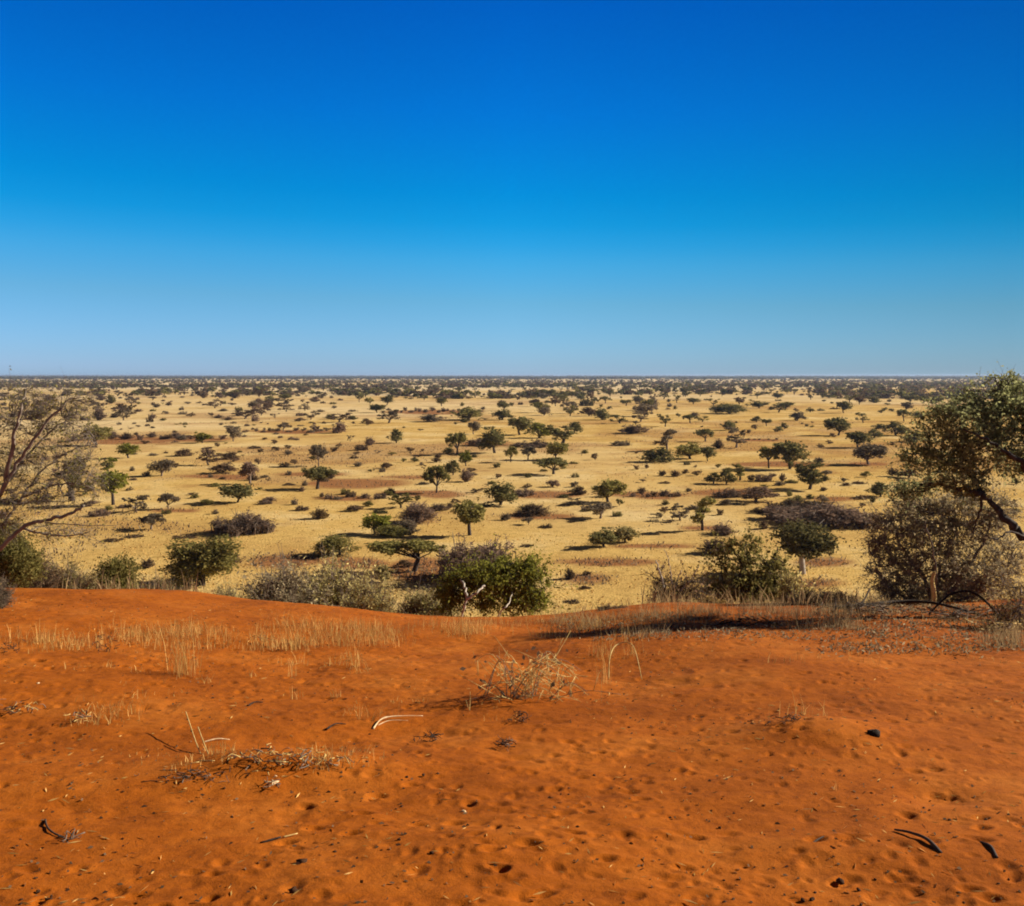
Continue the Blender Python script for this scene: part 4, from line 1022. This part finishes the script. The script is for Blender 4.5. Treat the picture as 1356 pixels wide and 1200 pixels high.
tuft(478, 890, 16, .12, .04, 'few curled straw blades on the sand in front of the grass band', lean=.9)
tuft(390, 925, 10, .08, .015, 'short stubby straw stem on bare sand behind the twig litter', lean=.2)
tuft(180, 925, 18, .10, .06, 'flattened straw blades lying on the sand below the tall upright tuft', lean=1.2)
tuft(130, 955, 22, .08, .07, 'low ragged grass patch beside the grey litter', lean=.8)
tuft(1107, 1048, 4, .06, .008, 'tiny upright straw stem alone on smooth sand', lean=.15)

# ------------------------------------------------------------------ dead wood, twigs and droppings on the sand
def rod(name, label, cat, pts, r0, r1, mat, lift=.0, k=6, wob=.1):
    """a stick lying along photo points; a third value lifts the point off the sand (metres)"""
    P = []
    for p in pts:
        x, y, z = hit(p[0], p[1]); P.append((x, y, z + (p[2] if len(p) > 2 else lift)))
    P = np.array(P); S = smooth_line(P, 6); rng = np.random.default_rng(int(pts[0][0] * 3 + pts[0][1]))
    rr_ = np.linspace(r0, r1, len(S)) * rng.uniform(1 - wob, 1 + wob, len(S))
    v, q = polytube(S, rr_, None, k); b = P[0]
    return tag(link(name, mk_mesh(name, [(v - b, q, 0)], [mat]), loc=b), label, cat)

rod('bleached_stick', 'bleached white bent stick lying on the sand', 'stick', [(494, 967, .004), (506, 957, .02), (528, 953, .02), (560, 950, .008)], .006, .0015, BLEACHED, wob=.3)
rod('bleached_stick', 'thin bleached splinter lying against the bent white stick', 'stick', [(500, 962, .004), (516, 957, .012), (540, 956, .006)], .0035, .001, BLEACHED, wob=.3)
rod('curved_stick', 'thick dark curved stick lying on the open sand', 'stick', [(1185, 1102, .008), (1205, 1108, .014), (1228, 1118, .016), (1246, 1132, .004)], .004, .0075, BARK)
rod('curved_stick', 'thin brown curved stick beside a row of hoof prints', 'stick', [(1298, 1116, .003), (1312, 1124, .006), (1320, 1138, .004)], .004, .006, BARK)
rod('curved_twig', 'grey crescent-shaped twig half buried near the picture edge', 'twig', [(60, 1088, .006), (63, 1100, .010), (72, 1107, .008), (84, 1109, .002)], .004, .003, BARK)
rod('straw_stalk', 'long straw stalk leaning over the sand, the longer of two crossing', 'straw stalk', [(246, 968, .10), (258, 990, .04), (266, 1000, .004)], .0026, .0028, STRAW_WOOD)
rod('straw_stalk', 'straw stalk leaning beside the longest one', 'straw stalk', [(262, 984, .08), (272, 998, .03), (280, 1008, .0)], .0026, .0028, STRAW_WOOD)
rod('straw_stalk', 'pale broken straw lying flat beside the leaning stalks', 'straw stalk', [(270, 984, .003), (288, 982, .012), (304, 981, .004)], .004, .003, BLEACHED)
rod('straw_stalk', 'short straw lying flat beneath the leaning stalks', 'straw stalk', [(262, 1009, .003), (284, 1009, .003)], .003, .003, STRAW_WOOD)
rod('straw_stalk', 'straw stalk bent over in an arch touching the sand', 'straw stalk', [(806, 900, .0), (808, 895, .14), (818, 890, .20), (838, 890, .19), (850, 900, .0)], .004, .003, STRAW_WOOD)
rod('straw_stalk', 'thin pale straw lying on sand before the curved-stick hoof prints', 'straw stalk', [(374, 1110, .003), (394, 1106, .006)], .003, .002, STRAW_WOOD)
rod('dark_twig', 'short dark twig lying behind the big dung lump', 'twig', [(345, 1118, .003), (372, 1111, .006)], .004, .003, CHAR)
rod('dark_twig', 'short dark twig lying on sand beneath the flattened straw', 'twig', [(328, 936, .003), (337, 932, .008), (348, 931, .004)], .006, .002, CHAR, wob=.35)
rod('dark_twig', 'dark crooked twig behind the small stick tuft', 'twig', [(432, 968, .006), (445, 962, .015), (458, 960, .004)], .006, .002, CHAR, wob=.35)
rod('dark_twig', 'dark short stick lying near the lower picture edge', 'twig', [(1076, 1118, .002), (1088, 1111, .005), (1108, 1103, .001)], .004, .0015, BARK)

dry = hit(690, 924); drng = np.random.default_rng(12); P0_ = []
parts = []
for i in range(40):
    a = drng.uniform(0, 2 * PI); r = drng.uniform(.05, .36); hgt = drng.uniform(.06, .27) * (1 if r > .12 else .7)
    s = np.array((drng.normal() * .10, drng.normal() * .07, -.01)); m = s + np.array((math.cos(a) * r * .6, math.sin(a) * r * .5, hgt)); e = s + np.array((math.cos(a) * r * 1.2, math.sin(a) * r * .9, hgt * drng.uniform(.3, .95)))
    S = smooth_line([s, m, e], 5); parts.append((*polytube(S, drng.uniform(.0018, .0036), .0013, 4), 0 if drng.random() < .5 else 1))
    for _ in range(2):
        q0 = S[drng.integers(3, len(S) - 1)]; parts.append((*polytube(smooth_line([q0, q0 + drng.normal(size=3) * .05, q0 + drng.normal(size=3) * .10], 2), .0022, .0012, 4), 0))
root = link('skeleton_bush', None, loc=dry); tag(root, 'dried-out skeletal bush of arching straw stems standing on the sand', 'dry bush')
link('stem', mk_mesh('stem', parts, [STRAW_WOOD, BARK_GREY]), root)
lv = np.concatenate([drng.normal(size=(60, 2)) * np.array((.16, .08)), drng.uniform(0, .3, (60, 1))], 1)
link('foliage', mk_mesh('foliage', [(*leaves(lv, .022, drng), 0)], [LEAF['brown']]), root)

def litter_heap(name, label, cat, px, py, wpx, hpx, n, seed, mats_, hgt=.05, ls=1.0):
    x, y, z = hit(px, py); s = y / F; rng = np.random.default_rng(seed); ps = []
    for _ in range(n):
        c = np.array((rng.normal() * wpx * s * .25, rng.normal() * hpx * s * 1.1, 0)); c[2] = dune_h(x + c[0], y + c[1]) - z + rng.uniform(0, hgt)
        dvec = rng.normal(size=3) * np.array((1, 1, .35)); dvec /= np.linalg.norm(dvec); L_ = rng.uniform(.010, .038) * ls
        ps.append((*polytube(smooth_line([c - dvec * L_, c + rng.normal(size=3) * .008, c + dvec * L_], 2), rng.uniform(.0012, .0035) * (1 + (ls - 1) * .45), .001, 4), int(rng.integers(len(mats_)))))
    return tag(link(name, mk_mesh(name, ps, mats_), loc=(x, y, z)), label, cat)
litter_heap('twig_heap', 'heap of grey and dark twig litter on the low sand ridge', 'twig heap', 370, 1010, 150, 8, 120, 1, [BARK_GREY, TWIG_BROWN, STRAW_WOOD, STRAW_WOOD, BARK])
litter_heap('twig_heap', 'line of small brown twigs below the leaning straw stalks', 'twig heap', 262, 1030, 130, 10, 46, 2, [BARK, BARK_GREY, CHAR], .02)
litter_heap('twig_heap', 'grey twig litter at the picture edge on the low sand step', 'twig heap', 22, 945, 70, 10, 50, 3, [BARK_GREY, CHAR, STRAW_WOOD])
litter_heap('twig_heap', 'small dark and pale twig litter beside the low ragged grass patch', 'twig heap', 104, 958, 30, 8, 20, 4, [BARK_GREY, CHAR, STRAW_WOOD])
litter_heap('dead_shrublet', 'small dark dead shrublet on the sand in front of the grass band', 'dead shrub', 138, 863, 42, 8, 46, 5, [CHAR, BARK], .12)
litter_heap('twig_heap', 'dark twig lump on the sand in front of the skeletal bush', 'twig heap', 690, 955, 24, 6, 26, 6, [CHAR, BARK], .05)
litter_heap('twig_heap', 'dark twig lump with pale bits midway below the skeletal bush', 'twig heap', 671, 990, 26, 6, 26, 7, [CHAR, BARK_GREY], .04)
litter_heap('twig_heap', 'dark twig lump below the bleached white stick', 'twig heap', 568, 982, 30, 6, 26, 8, [CHAR, BARK], .04)
litter_heap('twig_heap', 'pale chewed wood chips below the grey twig heap', 'twig heap', 359, 1046, 16, 6, 12, 9, [BLEACHED, BARK_GREY], .03)
litter_heap('twig_heap', 'dark twigs on top of the small sand mound', 'twig heap', 1045, 954, 46, 6, 26, 10, [CHAR, BARK], .03)
litter_heap('twig_heap', 'tiny twig tangle beside the grey crescent-shaped twig', 'twig heap', 94, 1112, 24, 6, 14, 11, [BARK_GREY, BARK], .03)
litter_heap('twig_heap', 'dark dry twigs at the picture edge behind the sand step', 'twig heap', 8, 864, 34, 12, 34, 12, [CHAR, BARK], .07)
litter_heap('twig_heap', 'dark twigs in the grass band beside the pale straw tuft', 'twig heap', 345, 849, 26, 4, 22, 13, [CHAR, BARK], .04)

rod('dead_log', 'long dark dead log lying in the shade under the big grey bush', 'log', [(1104, 812, .05), (1140, 811, .07), (1190, 808, .09), (1230, 808, .08), (1262, 812, .06), (1296, 818, .03)], .018, .012, CHAR, k=8)
rod('arched_branch', 'dark dead branch arching off the sand in front of the big grey bush', 'branch', [(1230, 816, .02), (1246, 816, .14), (1262, 815, .22), (1285, 814, .23), (1306, 816, .14), (1324, 820, .02)], .009, .014, CHAR, k=8)
rod('dead_branch', 'forked end of dark dead wood sticking up beside the dead log', 'branch', [(1135, 810, .02), (1145, 806, .10), (1152, 803, .20)], .016, .006, CHAR)
px, py = 1236, 800; x, y, z = hit(px, py)
S = np.array([(x, y, z - .05), (x + .005, y, z + .12), (x - .01, y + .01, z + .26), (x + .012, y, z + .36)])
tag(link('broken_stump', mk_mesh('broken_stump', [(*[a if i else a - S[0] for i, a in enumerate(polytube(smooth_line(S, 4), .032, .018, 8))], 0)], [STRAW_WOOD]), loc=S[0]), 'pale straw-coloured broken stump upright before the big grey bush', 'stump')

litter_heap('branch_heap', 'tangle of grey fallen twigs on the sand beside the long dead log', 'branch heap', 1150, 812, 120, 10, 60, 21, [BARK_GREY, BARK, CHAR, BARK_GREY], .10, 4.5)
litter_heap('branch_heap', 'tangle of grey fallen twigs under the arching dead branch', 'branch heap', 1275, 820, 130, 12, 60, 22, [BARK_GREY, BARK, BARK_GREY], .10, 4.5)
litter_heap('branch_heap', 'loose dark twigs lying in the shaded grass strip', 'branch heap', 985, 830, 170, 9, 40, 23, [BARK, CHAR, BARK_GREY], .06, 3.5)
litter_heap('branch_heap', 'grey twig tangle at the foot of the pale dry tangle', 'branch heap', 1325, 838, 70, 10, 40, 24, [BARK_GREY, STRAW_WOOD], .09, 4.0)

def lump_mesh(name, seed, mat):
    rng = np.random.default_rng(seed); nu, nv = 8, 5; V = []
    for j in range(nv):
        ph = -PI / 2 + PI * (j + .5) / nv
        for i in range(nu):
            th = 2 * PI * i / nu; r = 1 + rng.uniform(-.28, .28)
            V.append((r * math.cos(ph) * math.cos(th), r * .78 * math.cos(ph) * math.sin(th), r * .68 * math.sin(ph)))
    Q = [(j * nu + i, j * nu + (i + 1) % nu, (j + 1) * nu + (i + 1) % nu, (j + 1) * nu + i) for j in range(nv - 1) for i in range(nu)]
    for b_ in (0, (nv - 1) * nu):
        r_ = [b_ + i for i in range(nu)]
        if b_ == 0: r_ = r_[::-1]
        Q += [(r_[0], r_[1], r_[2], r_[3]), (r_[0], r_[3], r_[4], r_[7]), (r_[4], r_[5], r_[6], r_[7])]
    return mk_mesh(name, [(np.array(V), np.array(Q), 0)], [mat])
LUMPS = [lump_mesh('dung_or_shade_speck', s, DUNG) for s in range(4)]
def lump(px, py, size, label, group=None, name='dung_or_shade_speck', cat='dung pellet', me=None):
    x, y, z = hit(px, py); o = link(name, me or LUMPS[prng.randrange(4)], loc=(x, y, z + size * .05))
    o.scale = (size, size, size); o.rotation_euler = (prng.uniform(-.3, .3), prng.uniform(-.3, .3), prng.uniform(0, 6.3))
    return tag(o, label, cat, group)
lump(400, 1144, .022, 'big black dung lump, the largest on the sand', name='dung_or_shade_lump', cat='dung lump')
lump(1157, 973, .032, 'black charred lump alone on the sand beside the small mound', name='charred_lump', cat='charred lump', me=lump_mesh('charred_lump', 9, CHAR))
lump(614, 1076, .012, 'tiny pale stone alone on the open sand', name='pebble', cat='pebble', me=lump_mesh('pebble', 10, BLEACHED))
lump(50, 907, .016, 'small pale stone near the picture edge behind the grey twig litter', name='pebble', cat='pebble', me=lump_mesh('pebble', 11, BLEACHED))
lump(388, 1180, .015, 'dark dung lump at the bottom picture edge below the big black one', name='dung_or_shade_lump', cat='dung lump')
lump(1112, 1168, .014, 'dark lump standing in for a shaded pit beside hoof prints near the bottom edge', name='dung_or_shade_lump', cat='dung lump')  # dark lump added for the shade inside an elongated pit
ZONES = [((1140, 1350, 1010, 1110), 15, 'small dark dung-and-pit-shade speck on the sand behind the thick curved stick', 'dung-and-pit-shade specks behind the thick curved stick'),
         ((1040, 1356, 1135, 1200), 17, 'small dark dung-and-pit-shade speck on the sand in front of the thick curved stick', 'dung-and-pit-shade specks in front of the thick curved stick'),
         ((430, 580, 1000, 1130), 16, 'small dark dung-and-pit-shade speck on the sand beyond the big black dung lump', 'dung-and-pit-shade specks beyond the big black dung lump'),
         ((640, 1000, 1020, 1200), 14, 'small dark dung-and-pit-shade speck on the open sand below the skeletal bush', 'dung-and-pit-shade specks on the open sand below the skeletal bush'),
         ((20, 400, 1090, 1200), 9, 'small dark dung-and-pit-shade speck on the sand around the crescent-shaped twig', 'dung-and-pit-shade specks around the crescent-shaped twig')]
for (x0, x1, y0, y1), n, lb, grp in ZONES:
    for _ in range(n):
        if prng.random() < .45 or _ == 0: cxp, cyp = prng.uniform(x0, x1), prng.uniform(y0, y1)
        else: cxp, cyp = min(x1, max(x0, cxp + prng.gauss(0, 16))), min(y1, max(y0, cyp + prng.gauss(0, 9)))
        lump(cxp, cyp, prng.uniform(.004, .0085), lb, grp)  # dung pellets, and dark stand-ins for the shade in tiny pits
